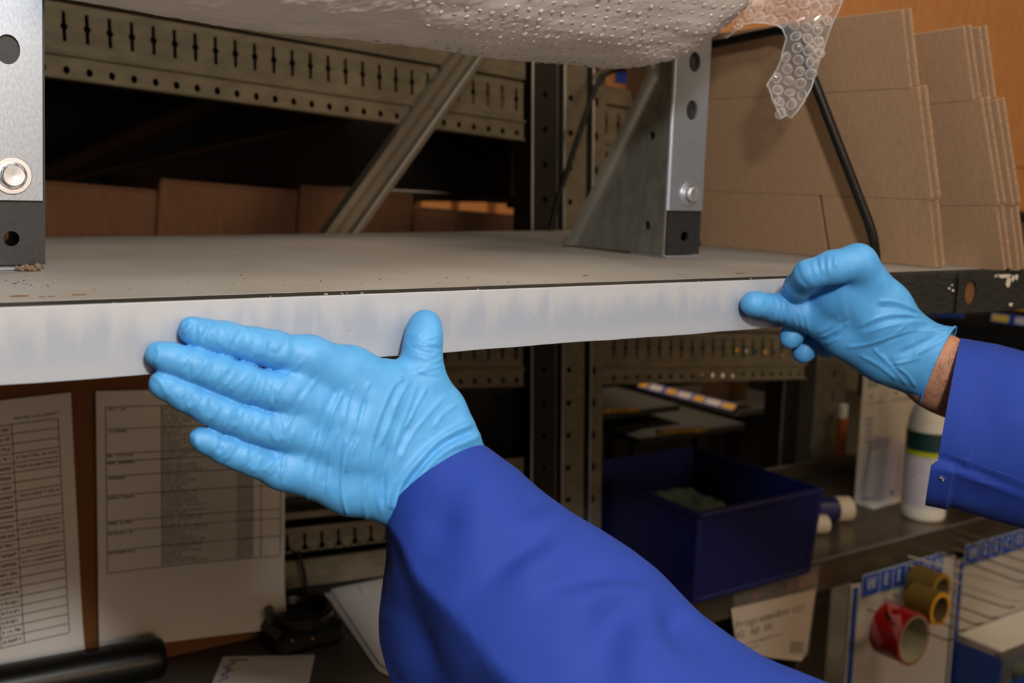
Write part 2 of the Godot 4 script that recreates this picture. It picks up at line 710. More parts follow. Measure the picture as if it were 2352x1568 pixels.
func materials() -> void:
	var fibre := ntex(0.02, Color(0.945, 0.94, 0.935), Color(1, 1, 1), 512, 5, 3)
	var brushed := ntex(0.012, Color(0.90, 0.905, 0.91), Color(1, 1, 1), 512, 4, 5)
	M.fine = ntex(0.05, Color(0, 0, 0), Color(1, 1, 1), 512, 3, 9)
	M.card = grain(mat(Color(0.71, 0.57, 0.435), 0.85), fibre, Vector3(22, 7, 22))
	M.card_edge = grain(mat(Color(0.68, 0.57, 0.46), 0.95), ntex(0.06, Color(0.75, 0.72, 0.68), Color(1, 1, 1), 256, 2, 21), Vector3(18, 18, 18))
	M.card_warm = grain(mat(Color(0.75, 0.52, 0.31), 0.85), fibre, Vector3(6, 1.5, 6))
	M.card_red = grain(mat(Color(0.70, 0.54, 0.45), 0.85), fibre, Vector3(6, 1.5, 6))
	M.card_dark = mat(Color(0.22, 0.13, 0.08), 0.85)
	M.tape = mat(Color(0.50, 0.36, 0.22), 0.4)
	M.zinc = grain(mat(Color(0.64, 0.675, 0.72), 0.42, 0.65), ntex(0.03, Color(0.93, 0.93, 0.935), Color(1, 1, 1), 512, 4, 6), Vector3(30, 14, 30))
	M.zinc_fold = grain(mat(Color(0.62, 0.61, 0.57), 0.36, 0.7), brushed, Vector3(9, 5, 9))
	M.bolt = mat(Color(0.78, 0.80, 0.83), 0.36, 0.8)
	M.fold_edge = mat(Color(0.60, 0.59, 0.55), 0.3, 0.75)
	M.rack = grain(mat(Color(0.56, 0.53, 0.46), 0.42, 0.55), brushed, Vector3(3, 8, 3))
	M.rack_shine = mat(Color(0.70, 0.71, 0.73), 0.25, 0.8)
	M.rack_dark = mat(Color(0.16, 0.15, 0.13), 0.5, 0.4)
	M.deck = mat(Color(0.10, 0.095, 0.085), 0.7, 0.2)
	M.black = grain(mat(Color(0.15, 0.155, 0.165), 0.5), ntex(0.05, Color(0.82, 0.82, 0.82), Color(1, 1, 1), 256, 3, 33), Vector3(12, 12, 12))
	M.rod = grain(mat(Color(0.10, 0.095, 0.09), 0.34, 0.25), ntex(0.03, Color(0.6, 0.6, 0.6), Color(1, 1, 1), 256, 3, 35), Vector3(14, 14, 14))
	M.rail = grain(mat(Color(0.20, 0.195, 0.185), 0.62, 0.0), ntex(0.02, Color(0.84, 0.83, 0.82), Color(1, 1, 1), 512, 4, 37), Vector3(4, 30, 30))
	M.rail.metallic_specular = 0.25
	M.board = grain(mat(Color(0.63, 0.625, 0.615), 0.5), ntex(0.008, Color(0.95, 0.93, 0.90), Color(1, 1, 1), 512, 4, 39), Vector3(1.5, 1.5, 1.5))
	M.chip = mat(Color(0.50, 0.36, 0.23), 0.9)
	M.crumb = grain(mat(Color(0.56, 0.47, 0.38), 0.9), M.card_edge.albedo_texture, Vector3(60, 60, 60))
	M.paint = mat(Color(0.80, 0.75, 0.68), 0.8)
	M.dust = mat(Color(0.08, 0.07, 0.06), 0.9)
	M.paper = mat(Color(0.86, 0.84, 0.82), 0.8)
	M.white = mat(Color(0.86, 0.85, 0.82), 0.5)
	M.navy = mat(Color(0.06, 0.08, 0.30), 0.42)
	M.blue = mat(Color(0.08, 0.24, 0.56), 0.5)
	M.label_blue = mat(Color(0.12, 0.26, 0.62), 0.5)
	M.yellow = mat(Color(0.93, 0.72, 0.12), 0.5)
	M.wire = mat(Color(0.62, 0.58, 0.50), 0.35, 0.7)
	M.ink = mat(Color(0.08, 0.08, 0.09), 0.7)
	M.steel = grain(mat(Color(0.52, 0.48, 0.42), 0.33, 0.85), brushed, Vector3(1.5, 6, 6))
	M.gold = mat(Color(0.95, 0.72, 0.35), 0.3, 0.8)
	M.green = mat(Color(0.02, 0.20, 0.20), 0.5)

func room() -> void:
	var wm := grain(mat(Color(0.62, 0.57, 0.50), 0.85), ntex(0.02, Color(0.9, 0.9, 0.9), Color(1, 1, 1), 256, 3, 41), Vector3(1, 1, 1))
	structure("floor", bx(Mb.new(), Vector3(-4, -0.2, -5.5), Vector3(6, 0, 5)), grain(mat(Color(0.38, 0.36, 0.33), 0.6), wm.albedo_texture, Vector3(0.7, 0.7, 0.7)))
	structure("ceiling", bx(Mb.new(), Vector3(-4, 3.2, -5.5), Vector3(6, 3.4, 5)), wm)
	structure("wall_back", bx(Mb.new(), Vector3(-4, 0, -5.7), Vector3(6, 3.2, -5.5)), wm)
	structure("wall_front", bx(Mb.new(), Vector3(-4, 0, 5), Vector3(6, 3.2, 5.2)), wm)
	structure("wall_left", bx(Mb.new(), Vector3(-4.2, 0, -5.5), Vector3(-4, 3.2, 5)), wm)
	structure("wall_right", bx(Mb.new(), Vector3(6, 0, -5.5), Vector3(6.2, 3.2, 5)), wm)

# ---------------------------------------------------------------- the packing shelf with its steel front rail
func shelf() -> void:
	var t := thing("packing_shelf", "cream laminate packing shelf with a worn black steel front rail", "shelf", Vector3(0.4, 0, -0.2))
	var b := Mb.new()
	# a slab in x and -z: xf turns its xy plane into the horizontal
	var xf := Transform3D(Basis(Vector3.RIGHT, Vector3.FORWARD, Vector3.UP), Vector3(0, TOP - 0.02, 0))
	slab(b, PackedVector2Array([Vector2(-0.45, 0.021), Vector2(1.27, 0.021), Vector2(1.27, 0.66), Vector2(1.0, 0.65), Vector2(0.46, 0.556), Vector2(0.1, 0.505), Vector2(-0.45, 0.44)]), 0.02, xf)
	part("board", b, M.board, t)
	var r := Mb.new()
	bx(r, Vector3(-0.45, 1.2105, -0.0209), Vector3(1.27, 1.2497, -0.0028), 0.0008)
	bx(r, Vector3(-0.45, 1.2105, -0.055), Vector3(1.27, 1.2145, -0.0209), 0.0008)
	part("front_rail", r, M.rail, t)
	# bolted end plate at the right end of the rail, with a round opening that shows wood
	var x0 := pz(2198, 670, 0).x
	var hc := pz(2229, 672, 0)
	var e := Mb.new()
	pierced(e, Rect2(x0, 1.2105, 0.30, 0.039), Vector2(hc.x, hc.y), ring_hole(0.0098, 0.0115, 28), 0.0028, Transform3D(Basis.IDENTITY, Vector3(0, 0, 0.0006)))
	part("end_plate", e, M.rail, t)
	var w := Mb.new()
	lathe(w, [Vector2(0.0125, 0), Vector2(0.0125, 0.0009), Vector2(0, 0.0009)], Transform3D(Basis(Vector3.RIGHT, Vector3.BACK, Vector3.DOWN), Vector3(hc.x, hc.y, -0.0028)), 24)
	part("wood_plug", w, mat(Color(0.42, 0.26, 0.12), 0.8), t)
	# flaked paint on the end plate
	for s in [[2305, 634, 30, 5], [2316, 648, 8, 16], [2326, 640, 6, 10], [2334, 636, 8, 8], [2290, 633, 12, 4], [2321, 699, 7, 5], [2180, 662, 4, 3], [2189, 667, 4, 3], [2186, 655, 3, 2]]:
		var c := pz(s[0], s[1], 0.0007)
		part("paint_flake", flake(c, s[2] * 0.00062, s[3] * 0.00042, 0.0004, Transform3D.IDENTITY), M.paint, t)
	# chips and crumbs along the front edge of the board
	for s in [[45, 680, 24, 5], [98, 682, 9, 2], [118, 681, 8, 2], [183, 677, 17, 3], [1700, 628, 24, 4], [1345, 633, 10, 3], [1560, 630, 7, 2]]:
		var c := py(s[0], s[1], TOP + 0.0001)
		part("edge_chip", flake(c, s[2] * 0.00028, s[3] * 0.00075, 0.0003, Transform3D(Basis(Vector3.RIGHT, Vector3.FORWARD, Vector3.UP), Vector3.ZERO)), M.chip, t)
	var dirt := Mb.new()
	for i in 90:
		var c := py(rng.randf_range(0, 1750), rng.randf_range(628, 668), TOP)
		if i < 34:
			c = py(rng.randf_range(2, 125), rng.randf_range(632, 662), TOP)
		if c.z > -0.022 or c.z < -0.18:
			continue
		box(dirt, c, Vector3.ONE * rng.randf_range(0.0002, 0.0008), 0.0, Basis(Vector3(1, 1, 0).normalized(), rng.randf() * 3))
	var dm := part("dirt_specks", dirt, M.dust, t)
	dm.set_meta("kind", "stuff")
	# glue shreds on the rail
	var gl := Mb.new()
	for i in 16:
		var x := rng.randf_range(-0.05, 0.68)
		box(gl, Vector3(x, 1.2500, rng.randf_range(-0.0085, -0.001)), Vector3(rng.randf_range(0.0003, 0.0022), 0.0004, 0.0004), 0.0, Basis(Vector3.UP, rng.randf() * 3))
	var gm := part("glue_shreds", gl, M.white, t)
	gm.set_meta("kind", "stuff")
	# legs that carry the shelf
	for x in [-0.42, 1.225]:
		for z in ([-0.06, -0.42] if x < 0.0 else [-0.04]):
			var leg := Mb.new()
			bx(leg, Vector3(x, 0, z - 0.018), Vector3(x + 0.036, 1.21 if z > -0.1 else 1.23, z + 0.018), 0.002)
			part("leg", leg, M.rod, t)

func flake(c: Vector3, rx: float, ry: float, h: float, xf: Transform3D) -> Mb:
	var p := PackedVector2Array()
	var n := 11
	for i in n:
		var a := TAU * i / n
		var k := rng.randf_range(0.55, 1.0)
		p.append(Vector2(cos(a) * rx * k, sin(a) * ry * k))
	return slab(Mb.new(), p, h, Transform3D(xf.basis, c))

func strip() -> void:
	# milky plastic: where glue wets its back it looks bluer, between the glue tongues lighter
	var n1 := noise(0.040, 2, FastNoiseLite.TYPE_SIMPLEX_SMOOTH, 11)
	var n2 := noise(0.006, 2, FastNoiseLite.TYPE_SIMPLEX_SMOOTH, 12)
	var tex := img_tex(1536, 64, func(x, y):
		var v := float(y) / 63.0
		var top := 0.28 + 0.22 * n1.get_noise_1d(x) + 0.10 * n2.get_noise_1d(x)
		var wet := smoothstep(top - 0.24, top + 0.26, v)
		var gap := smoothstep(0.05, 0.5, n1.get_noise_2d(x * 1.15, 400.0 + y * 0.12)) * smoothstep(0.95, 0.35, v)
		wet *= 1.0 - 0.55 * gap
		wet *= 1.0 - 0.45 * smoothstep(0.62, 0.95, v)
		var u := float(x) / 1536.0
		wet *= 0.55 + 0.45 * smoothstep(0.30, 0.50, u)
		return Color(0.715, 0.725, 0.74).lerp(Color(0.63, 0.66, 0.71), wet))
	var m := mat(Color.WHITE, 0.36)
	m.albedo_texture = tex
	m.subsurf_scatter_enabled = true
	m.subsurf_scatter_strength = 0.12
	var t := thing("edge_strip", "milky white plastic strip pressed along the shelf's front rail", "plastic strip", Vector3(0.2, 1.21, 0))
	var b := Mb.new()
	var x0 := -0.42
	var x1 := pz(1822, 640, 0).x
	var rows := []
	# a flat bar with rounded edges; u runs along it
	for e in [[1.2102, -0.0026], [1.2099, -0.0020], [1.2099, -0.0006], [1.2103, 0.0], [1.2492, 0.0], [1.2497, -0.0006], [1.2497, -0.0020], [1.2494, -0.0026]]:
		var row := []
		for i in 41:
			var x := lerpf(x0, x1, i / 40.0)
			var wob := 0.00025 * sin(x * 31.0) + 0.0002 * sin(x * 83.0 + 1.0) if e[0] < 1.22 else 0.0
			row.append(Vector3(x, e[0] + wob, e[1]))
		rows.append(row)
	for i in 7:
		var k := b.v.size()
		b.sheet([rows[i], rows[i + 1]], false, false)
		for j in 82:
			var p := b.v[k + j]
			b.u[k + j] = Vector2((p.x - x0) / (x1 - x0), clampf((1.2497 - p.y) / 0.0398, 0.01, 0.99))
	for i in [0, 40]:
		var cap := []
		for r in rows:
			cap.append(r[i])
		b.face(cap, Vector3(0.1, 1.23, -0.0013))
	part("strip", b, m, t)
	var f := Mb.new()
	for i in 5:
		var c := pz([804, 1165, 1228, 1563, 1710][i], [757, 772, 733, 660, 755][i], 0.0002)
		box(f, c, Vector3(0.0018, 0.0012, 0.0004) * rng.randf_range(0.5, 1.1), 0.0, Basis(Vector3.BACK, rng.randf() * 3))
	part("glue_specks", f, mat(Color(0.66, 0.62, 0.55), 0.8), t).set_meta("kind", "stuff")

# ---------------------------------------------------------------- bolted steel posts that stand on the shelf
func posts() -> void:
	var t := thing("shelf_post", "bolted zinc steel post with black foot tube at the shelf's left", "steel post", Vector3(0.13, TOP, -0.21))
	var xl := 0.1068
	var w := 0.0452
	var zf := -0.1895
	var top := 1.95
	# front plate in three cells with their openings
	var id := Transform3D(Basis.IDENTITY, Vector3(0, 0, zf))
	var p := Mb.new()
	var hx := xl + w * 0.52
	pierced(p, Rect2(xl, 1.2972, w, 0.0358), Vector2(xl + w * 0.57, 1.3137), ring_hole(0.005, 0.005, 16), 0.0028, id)
	pierced(p, Rect2(xl, 1.333, w, 0.087), Vector2(hx, 1.3965), ring_hole(0.0078, 0.0098, 24), 0.0028, id)
	pierced(p, Rect2(xl, 1.420, w, 0.045), Vector2(hx, 1.4435), ring_hole(0.0078, 0.0098, 24), 0.0028, id)
	for k in 9:
		pierced(p, Rect2(xl, 1.465 + k * 0.05, w, 0.05), Vector2(hx, 1.490 + k * 0.05), ring_hole(0.0078, 0.0098, 24), 0.0028, id)
	# rounded fold down the left edge
	var rows := []
	for i in 7:
		var a := PI * 0.5 * i / 6
		var q := Vector2(xl - 0.0035 * sin(a), zf - 0.0035 * (1.0 - cos(a)))
		rows.append([Vector3(q.x, 1.2972, q.y), Vector3(q.x, top, q.y)])
	p.sheet(rows, false, false)
	part("front_plate", p, M.zinc, t)
	# gusset: side sheet with a folded hypotenuse
	var g := Mb.new()
	var gx := xl - 0.0035
	var yz := Transform3D(Basis(Vector3.FORWARD, Vector3.UP, Vector3.RIGHT), Vector3(gx, 0, 0))      # polygon x = -z
	var hp := [Vector2(0.2165, 1.3705), Vector2(0.2165, 1.2805)]
	# the sheet is laid out in pieces round its two holes
	pierced_poly(g, PackedVector2Array([Vector2(0.1925, 1.2525), Vector2(0.3240, 1.2525), Vector2(0.2880, 1.307), Vector2(0.1925, 1.307)]), hp[1], 0.0048, 0.003, yz)
	pierced_poly(g, PackedVector2Array([Vector2(0.1925, 1.307), Vector2(0.2880, 1.307), Vector2(0.2100, 1.425), Vector2(0.1925, 1.425)]), hp[0], 0.0048, 0.003, yz)
	slab(g, PackedVector2Array([Vector2(0.1925, 1.425), Vector2(0.2100, 1.425), Vector2(0.2100, top), Vector2(0.1925, top)]), 0.003, yz)
	# folded edge along the hypotenuse, standing out towards the left
	var fr := []
	for i in 7:
		var a := PI * 0.5 * i / 6
		var out := -0.0125 * (1.0 - cos(a))
		var off := 0.0065 * sin(a)
		var dirp := Vector2(0.84, 0.54)
		var q0: Vector2 = Vector2(0.3240, 1.2525) + dirp * off
		var q1: Vector2 = Vector2(0.2100, 1.425) + dirp * off
		var q2: Vector2 = Vector2(0.2100 + off * 0.9, 1.448)
		fr.append([Vector3(gx + out, maxf(q0.y - off * 0.9, 1.2525), -q0.x - off * 0.3), Vector3(gx + out, q1.y, -q1.x), Vector3(gx + out, q2.y, -q2.x), Vector3(gx + out, top, -q2.x)])
	var fe := Mb.new()
	fe.sheet(fr)
	part("gusset", g, M.zinc_fold, t)
	part("folded_edge", fe, M.fold_edge, t)
	# foot: sheet that turns in under the tube
	var ft := Mb.new()
	bx(ft, Vector3(gx, 1.2502, -0.24), Vector3(xl + w - 0.004, 1.2526, -0.186), 0.0010)
	part("foot_plate", ft, M.bolt, t)
	# black square tube inside, with a bored hole
	var k := Mb.new()
	var tx := xl + 0.0012
	var tw := 0.0462
	var tz := Transform3D(Basis.IDENTITY, Vector3(0, 0, zf - 0.0032))
	pierced(k, Rect2(tx, 1.2535, tw, 0.046), Vector2(xl + w * 0.57, 1.2712), ring_hole(0.0051, 0.0051, 24), 0.003, tz)
	pierced(k, Rect2(tx, 1.2535, tw, 0.046), Vector2(xl + w * 0.57, 1.2712), ring_hole(0.0051, 0.0051, 24), 0.003, Transform3D(Basis.IDENTITY, Vector3(0, 0, zf - 0.040)))
	bx(k, Vector3(tx, 1.2995, zf - 0.0062), Vector3(tx + tw, top, zf - 0.0032))
	bx(k, Vector3(tx, 1.2995, zf - 0.043), Vector3(tx + tw, top, zf - 0.040))
	bx(k, Vector3(tx, 1.2535, zf - 0.043), Vector3(tx + 0.002, top, zf - 0.0062))
	bx(k, Vector3(tx + tw - 0.002, 1.2535, zf - 0.043), Vector3(tx + tw, top, zf - 0.0062))
	part("inner_tube", k, M.black, t)
	# washer and hexagon bolt
	var bc := Vector3(xl + w * 0.57, 1.3137, zf)
	var ax := Transform3D(Basis(Vector3.RIGHT, Vector3.FORWARD * -1.0, Vector3.UP).rotated(Vector3.BACK, 0.2), bc)
	ax.basis = Basis(Vector3.RIGHT, Vector3.BACK, Vector3.DOWN)
	var ws := Mb.new()
	lathe(ws, [Vector2(0.0125, 0), Vector2(0.0125, 0.0012), Vector2(0.0121, 0.0016), Vector2(0.0075, 0.0016), Vector2(0.0072, 0.0010)], ax, 36)
	part("washer", ws, M.bolt, t)
	var hb := Mb.new()
	lathe(hb, [Vector2(0.0092, 0.0014), Vector2(0.0092, 0.0024), Vector2(0.0086, 0.0026)], ax, 32)
	lathe(hb, [Vector2(0.0082, 0.0020), Vector2(0.0082, 0.0066), Vector2(0.0072, 0.0074)], ax * Transform3D(Basis(Vector3.UP, 0.3), Vector3.ZERO), 6)
	lathe(hb, [Vector2(0.0072, 0.0074), Vector2(0.0066, 0.0078), Vector2(0.0, 0.0074)], ax, 24)
	# raised stamping on the bolt head
	for i in 14:
		var a := 0.5 * i + 0.3
		var r := 0.0050
		if i % 5 != 4:
			box(hb, ax * Vector3(cos(a) * r, 0.0077, sin(a) * r), Vector3(0.0013, 0.0004, 0.0005), 0.0, Basis(Vector3.BACK, -a + rng.randf() * 0.8))
	part("bolt", hb, M.bolt, t)
	var c := t.duplicate() as Node3D
	c.name = numbered("shelf_post")
	add_child(c)
	c.position += Vector3(0.632, 0, 0)
	tag(c, "steel post with triangular gusset between the bubble wrap and cartons", "steel post")
	# dry glue crumbs at the left post's foot
	var cr := thing("glue_crumb", "crumbly beige glue lump stuck on the left post's foot plate", "debris", Vector3(0.15, TOP, -0.185))
	var cm := Mb.new()
	for i in 26:
		var q := py(rng.randf_range(56, 94), rng.randf_range(616, 630), TOP + 0.0015)
		q.z = clampf(q.z, -0.19, -0.180)
		box(cm, q + Vector3(0, rng.randf_range(0, 0.002), 0), Vector3(0.004, 0.0026, 0.003) * rng.randf_range(0.5, 1.2), 0.0006, Basis(Vector3(rng.randf(), 1, rng.randf()).normalized(), rng.randf() * 6))
	part("crumbs", cm, M.crumb, cr)

# a flat convex polygon with one round hole
func pierced_poly(m: Mb, poly: PackedVector2Array, at: Vector2, r: float, th: float, xf: Transform3D) -> void:
	var n := 24
	var hp := []
	var bp := []
	for i in n:
		var d := Vector2(cos(TAU * i / n), sin(TAU * i / n))
		hp.append(at + d * r)
		var best := 1e9
		for k in poly.size():
			var a := poly[k]
			var b := poly[(k + 1) % poly.size()]
			var q = Geometry2D.segment_intersects_segment(at, at + d, a, b)
			if q != null:
				best = minf(best, at.distance_to(q))
		bp.append(at + d * best)
	# add the polygon's corners as extra points on the outer ring
	for i in n:
		var j := (i + 1) % n
		var ring := [bp[i]]
		for c in poly:
			var a0 := TAU * i / n
			var ac := fposmod((c - at).angle() - a0, TAU)
			if ac > 0.0 and ac < TAU / n:
				ring.append(c)
		ring.append(bp[j])
		for z in [0.0, th]:
			for q in ring.size() - 1:
				m.tri(xf * Vector3(hp[i].x, hp[i].y, z), xf * Vector3(ring[q].x, ring[q].y, z), xf * Vector3(ring[q + 1].x, ring[q + 1].y, z))
			m.tri(xf * Vector3(hp[i].x, hp[i].y, z), xf * Vector3(bp[j].x, bp[j].y, z), xf * Vector3(hp[j].x, hp[j].y, z))
		m.quad(xf * Vector3(hp[i].x, hp[i].y, 0), xf * Vector3(hp[j].x, hp[j].y, 0), xf * Vector3(hp[j].x, hp[j].y, th), xf * Vector3(hp[i].x, hp[i].y, th))
	for k in poly.size():
		var a := poly[k]
		var b := poly[(k + 1) % poly.size()]
		m.quad(xf * Vector3(a.x, a.y, 0), xf * Vector3(b.x, b.y, 0), xf * Vector3(b.x, b.y, th), xf * Vector3(a.x, a.y, th))

func brace() -> void:
	var t := thing("diagonal_brace", "slanting zinc channel brace rising behind the shelf", "brace", pz(785, 535, -0.66))
	# a hat-shaped channel seen from its open side
	var z := -0.655
	var p0 := pz(772, 560, z)
	var p1 := pz(1130, 60, z)
	var d := (p1 - p0).normalized()
	p0 -= d * 0.02
	p1 += d * 0.12
	var s := d.cross(Vector3.BACK).normalized()       # to the lower right
	var prof := [Vector2(-0.0225, 0.0), Vector2(-0.022, 0.003), Vector2(-0.012, 0.003), Vector2(-0.009, 0.001), Vector2(-0.0075, -0.012), Vector2(0.0085, -0.012), Vector2(0.010, 0.001), Vector2(0.0125, 0.003), Vector2(0.0185, 0.003), Vector2(0.0205, 0.0), Vector2(0.0205, -0.016), Vector2(-0.0225, -0.016), Vector2(-0.0225, 0.0)]
	var m := Mb.new()
	for i in prof.size() - 1:
		var a: Vector2 = prof[i]
		var b: Vector2 = prof[i + 1]
		var A := s * a.x + Vector3.BACK * a.y
		var B := s * b.x + Vector3.BACK * b.y
		m.quad(p0 + A, p0 + B, p1 + B, p1 + A)
	part("channel", m, mat(Color(0.55, 0.53, 0.49), 0.42, 0.6), t)

# ---------------------------------------------------------------- the storage racks behind the shelf (they stand a little out of square)
const RO := Vector3(0.93, 1.25, 0.0)

func rack_xf(z: float) -> Transform3D:
	return Transform3D(Basis(Vector3(1, -0.06, 0), Vector3(-0.048, 1, 0), Vector3(0, 0, 1)), RO + Vector3(0, 0, z))

func rbox(m: Mb, a: Vector3, b: Vector3) -> Mb:      # box in rack coordinates (a, b, z)
	var k := m.v.size()
	bx(m, a, b, 0.0008)
	var xf := rack_xf(0.0)
	for i in range(k, m.v.size()):
		m.v[i] = xf * m.v[i]
	return m

func beam(t: Node3D, a0: float, a1: float, first: float, slots_b: float) -> void:
	var m := Mb.new()
	var xf := rack_xf(-0.67)
	var n := int((a1 - a0) / 0.025)
	var lo := rack_xf(-0.6685)
	for k in n + 1:
		var a := first + 0.025 * k
		if a - 0.0125 < a0 or a + 0.0125 > a1:
			continue
		pierced(m, Rect2(a - 0.0125, slots_b - 0.029, 0.025, 0.054), Vector2(a, slots_b), key_hole(0.0021, 0.0165, 0.0041), 0.002, xf)
		pierced(m, Rect2(a - 0.0125, slots_b - 0.0560, 0.025, 0.025), Vector2(a, slots_b - 0.048), ring_hole(0.0037, 0.0046, 12), 0.002, lo)
	rbox(m, Vector3(a0, slots_b - 0.0325, -0.672), Vector3(a1, slots_b - 0.0290, -0.666))
	rbox(m, Vector3(a0, slots_b - 0.0585, -0.69), Vector3(a1, slots_b - 0.0560, -0.668))
	rbox(m, Vector3(a0, slots_b + 0.025, -0.680), Vector3(a1, slots_b + 0.029, -0.676))
	rbox(m, Vector3(a0, slots_b + 0.029, -0.678), Vector3(a1, slots_b + 0.056, -0.668))
	part("slotted_beam", m, M.rack, t)

func upright(t: Node3D, a0: float, a1: float, z: float, hx: float, hr: Vector2, first: float, mt: Material) -> void:
	var m := Mb.new()
	var xf := rack_xf(z)
	for k in 34:
		var b := first - 0.051 * (k - 6)
		pierced(m, Rect2(a0, b - 0.0255, a1 - a0, 0.051), Vector2(hx, b), ring_hole(hr.x, hr.y, 14), 0.0022, xf)
	rbox(m, Vector3(a0, -1.25, z - 0.05), Vector3(a0 + 0.002, 0.52, z - 0.0022))
	rbox(m, Vector3(a1 - 0.002, -1.25, z - 0.05), Vector3(a1, 0.52, z - 0.0022))
	part("upright", m, mt, t)
	# rounded folds in a paler, shinier steel
	for a in [a0, a1]:
		var e := Mb.new()
		var f := rack_xf(z - 0.0022)
		tube(e, [f * Vector3(a, -1.24, 0), f * Vector3(a, 0.52, 0)], 0.0024, 8)
		part("fold", e, M.rack_shine, t)

func racks() -> void:
	var t := thing("storage_rack", "dark slotted steel storage rack standing behind the packing shelf", "storage rack", Vector3(0.6, 0, -0.9))
	beam(t, -0.735, -0.008, -0.0235 - 0.025 * 28, 0.186)
	beam(t, -0.735, -0.008, -0.0235 - 0.025 * 28, -0.178)
	upright(t, 0.0, 0.0445, -0.66, 0.022, Vector2(0.0042, 0.0046), 0.1985, M.rack_dark)
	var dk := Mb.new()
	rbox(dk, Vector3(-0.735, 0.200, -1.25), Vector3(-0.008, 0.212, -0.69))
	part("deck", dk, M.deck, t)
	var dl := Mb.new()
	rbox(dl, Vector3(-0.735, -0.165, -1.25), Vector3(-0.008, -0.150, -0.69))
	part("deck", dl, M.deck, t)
	var bp := Mb.new()  # added dark sheets behind the cartons, for the deep shade in the rack
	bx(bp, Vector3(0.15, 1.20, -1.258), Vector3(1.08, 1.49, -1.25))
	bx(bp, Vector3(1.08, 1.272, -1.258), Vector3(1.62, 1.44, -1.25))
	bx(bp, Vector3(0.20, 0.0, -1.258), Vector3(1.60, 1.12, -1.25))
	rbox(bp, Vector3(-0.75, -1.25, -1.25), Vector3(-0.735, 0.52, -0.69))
	part("added_dark_back", bp, M.deck, t)
	# rear lip of the deck and stiffeners under it
	var lip := Mb.new()
	tube(lip, [pz(540, 428, -0.985), pz(700, 433, -0.985), pz(1000, 448, -0.985), pz(1195, 463, -0.985)], 0.006, 8)
	part("rear_lip", lip, M.rack_dark, t)
	for s in [[110, 395, 640, 160, 0.035], [110, 420, 900, 250, 0.012]]:
		var st := Mb.new()
		var q0 := pz(s[0], s[1], -1.1)
		var q1 := pz(s[2], s[3], -0.9)
		tube(st, [q0, q1], s[4] * 0.5, 4)
		part("stiffener", st, M.card_dark, t)
	# the slotted bottom rail over the work bench
	var rm := Mb.new()
	var rx := rack_xf(-0.67)
	for k in 30:
		var a := -0.735 + 0.0125 + 0.025 * k
		if a > -0.02:
			break
		pierced(rm, Rect2(a - 0.0125, -0.452, 0.025, 0.034), Vector2(a, -0.438), PackedVector2Array([Vector2(0.002, -0.004), Vector2(0.002, 0.012), Vector2(-0.002, 0.012), Vector2(-0.002, -0.004), Vector2(-0.0034, -0.005), Vector2(-0.0034, -0.0115), Vector2(0.0034, -0.0115), Vector2(0.0034, -0.005)]), 0.002, rx)
	rbox(rm, Vector3(-0.735, -0.405, -0.70), Vector3(-0.01, -0.395, -0.665))
	rbox(rm, Vector3(-0.735, -0.50, -0.675), Vector3(-0.01, -0.462, -0.668))
	rbox(rm, Vector3(-0.735, -0.375, -0.674), Vector3(-0.01, -0.345, -0.668))
	part("bottom_rail", rm, M.rack, t)
	var fills := Mb.new()
	rbox(fills, Vector3(-0.735, -0.52, -1.25), Vector3(-0.01, -0.505, -0.68))
	part("deck", fills, M.deck, t)

	var u := thing("storage_rack", "slotted steel rack with bright upright beside the leaning black rod", "storage rack", Vector3(1.2, 0, -0.9))
	upright(u, 0.0553, 0.095, -0.655, 0.0655, Vector2(0.0048, 0.0048), 0.1985, M.rack)
	upright(u, 0.1065, 0.128, -0.650, 0.1115, Vector2(0.0034, 0.0075), 0.1985, M.rack)
	beam(u, 0.130, 0.640, 0.148, 0.172)
	beam(u, 0.130, 0.640, 0.144, -0.178)
	var ud := Mb.new()
	rbox(ud, Vector3(0.13, 0.190, -1.25), Vector3(0.64, 0.202, -0.69))
	part("deck", ud, M.deck, u)
	# two uprights with pale shiny folds at the rack's far end
	for s in [[1800, 1846, -0.90, 0.0], [1872, 1940, -0.86, 1.0]]:
		var m := Mb.new()
		var q0 := pz(s[0], 900, s[2])
		var q1 := pz(s[1], 900, s[2])
		var wd := q1.x - q0.x
		for k in 25:
			pierced(m, Rect2(0, 0.05 * k, wd, 0.05), Vector2(wd * (0.62 if s[3] > 0 else 0.4), 0.05 * k + 0.025), ring_hole(0.0042, 0.010, 12), 0.002, Transform3D(Basis.IDENTITY, Vector3(q0.x, 0, s[2])))
		bx(m, Vector3(q0.x, 0, s[2] - 0.05), Vector3(q0.x + 0.002, 1.262, s[2]))
		bx(m, Vector3(q1.x - 0.002, 0, s[2] - 0.05), Vector3(q1.x, 1.262, s[2]))
		part("upright", m, M.rack_dark if s[3] == 0.0 else M.rack, u)
		for x in [q0.x, q1.x]:
			var e := Mb.new()
			tube(e, [Vector3(x, 0.0, s[2]), Vector3(x, 1.262, s[2])], 0.002, 6)
			part("fold", e, M.rack_shine, u)

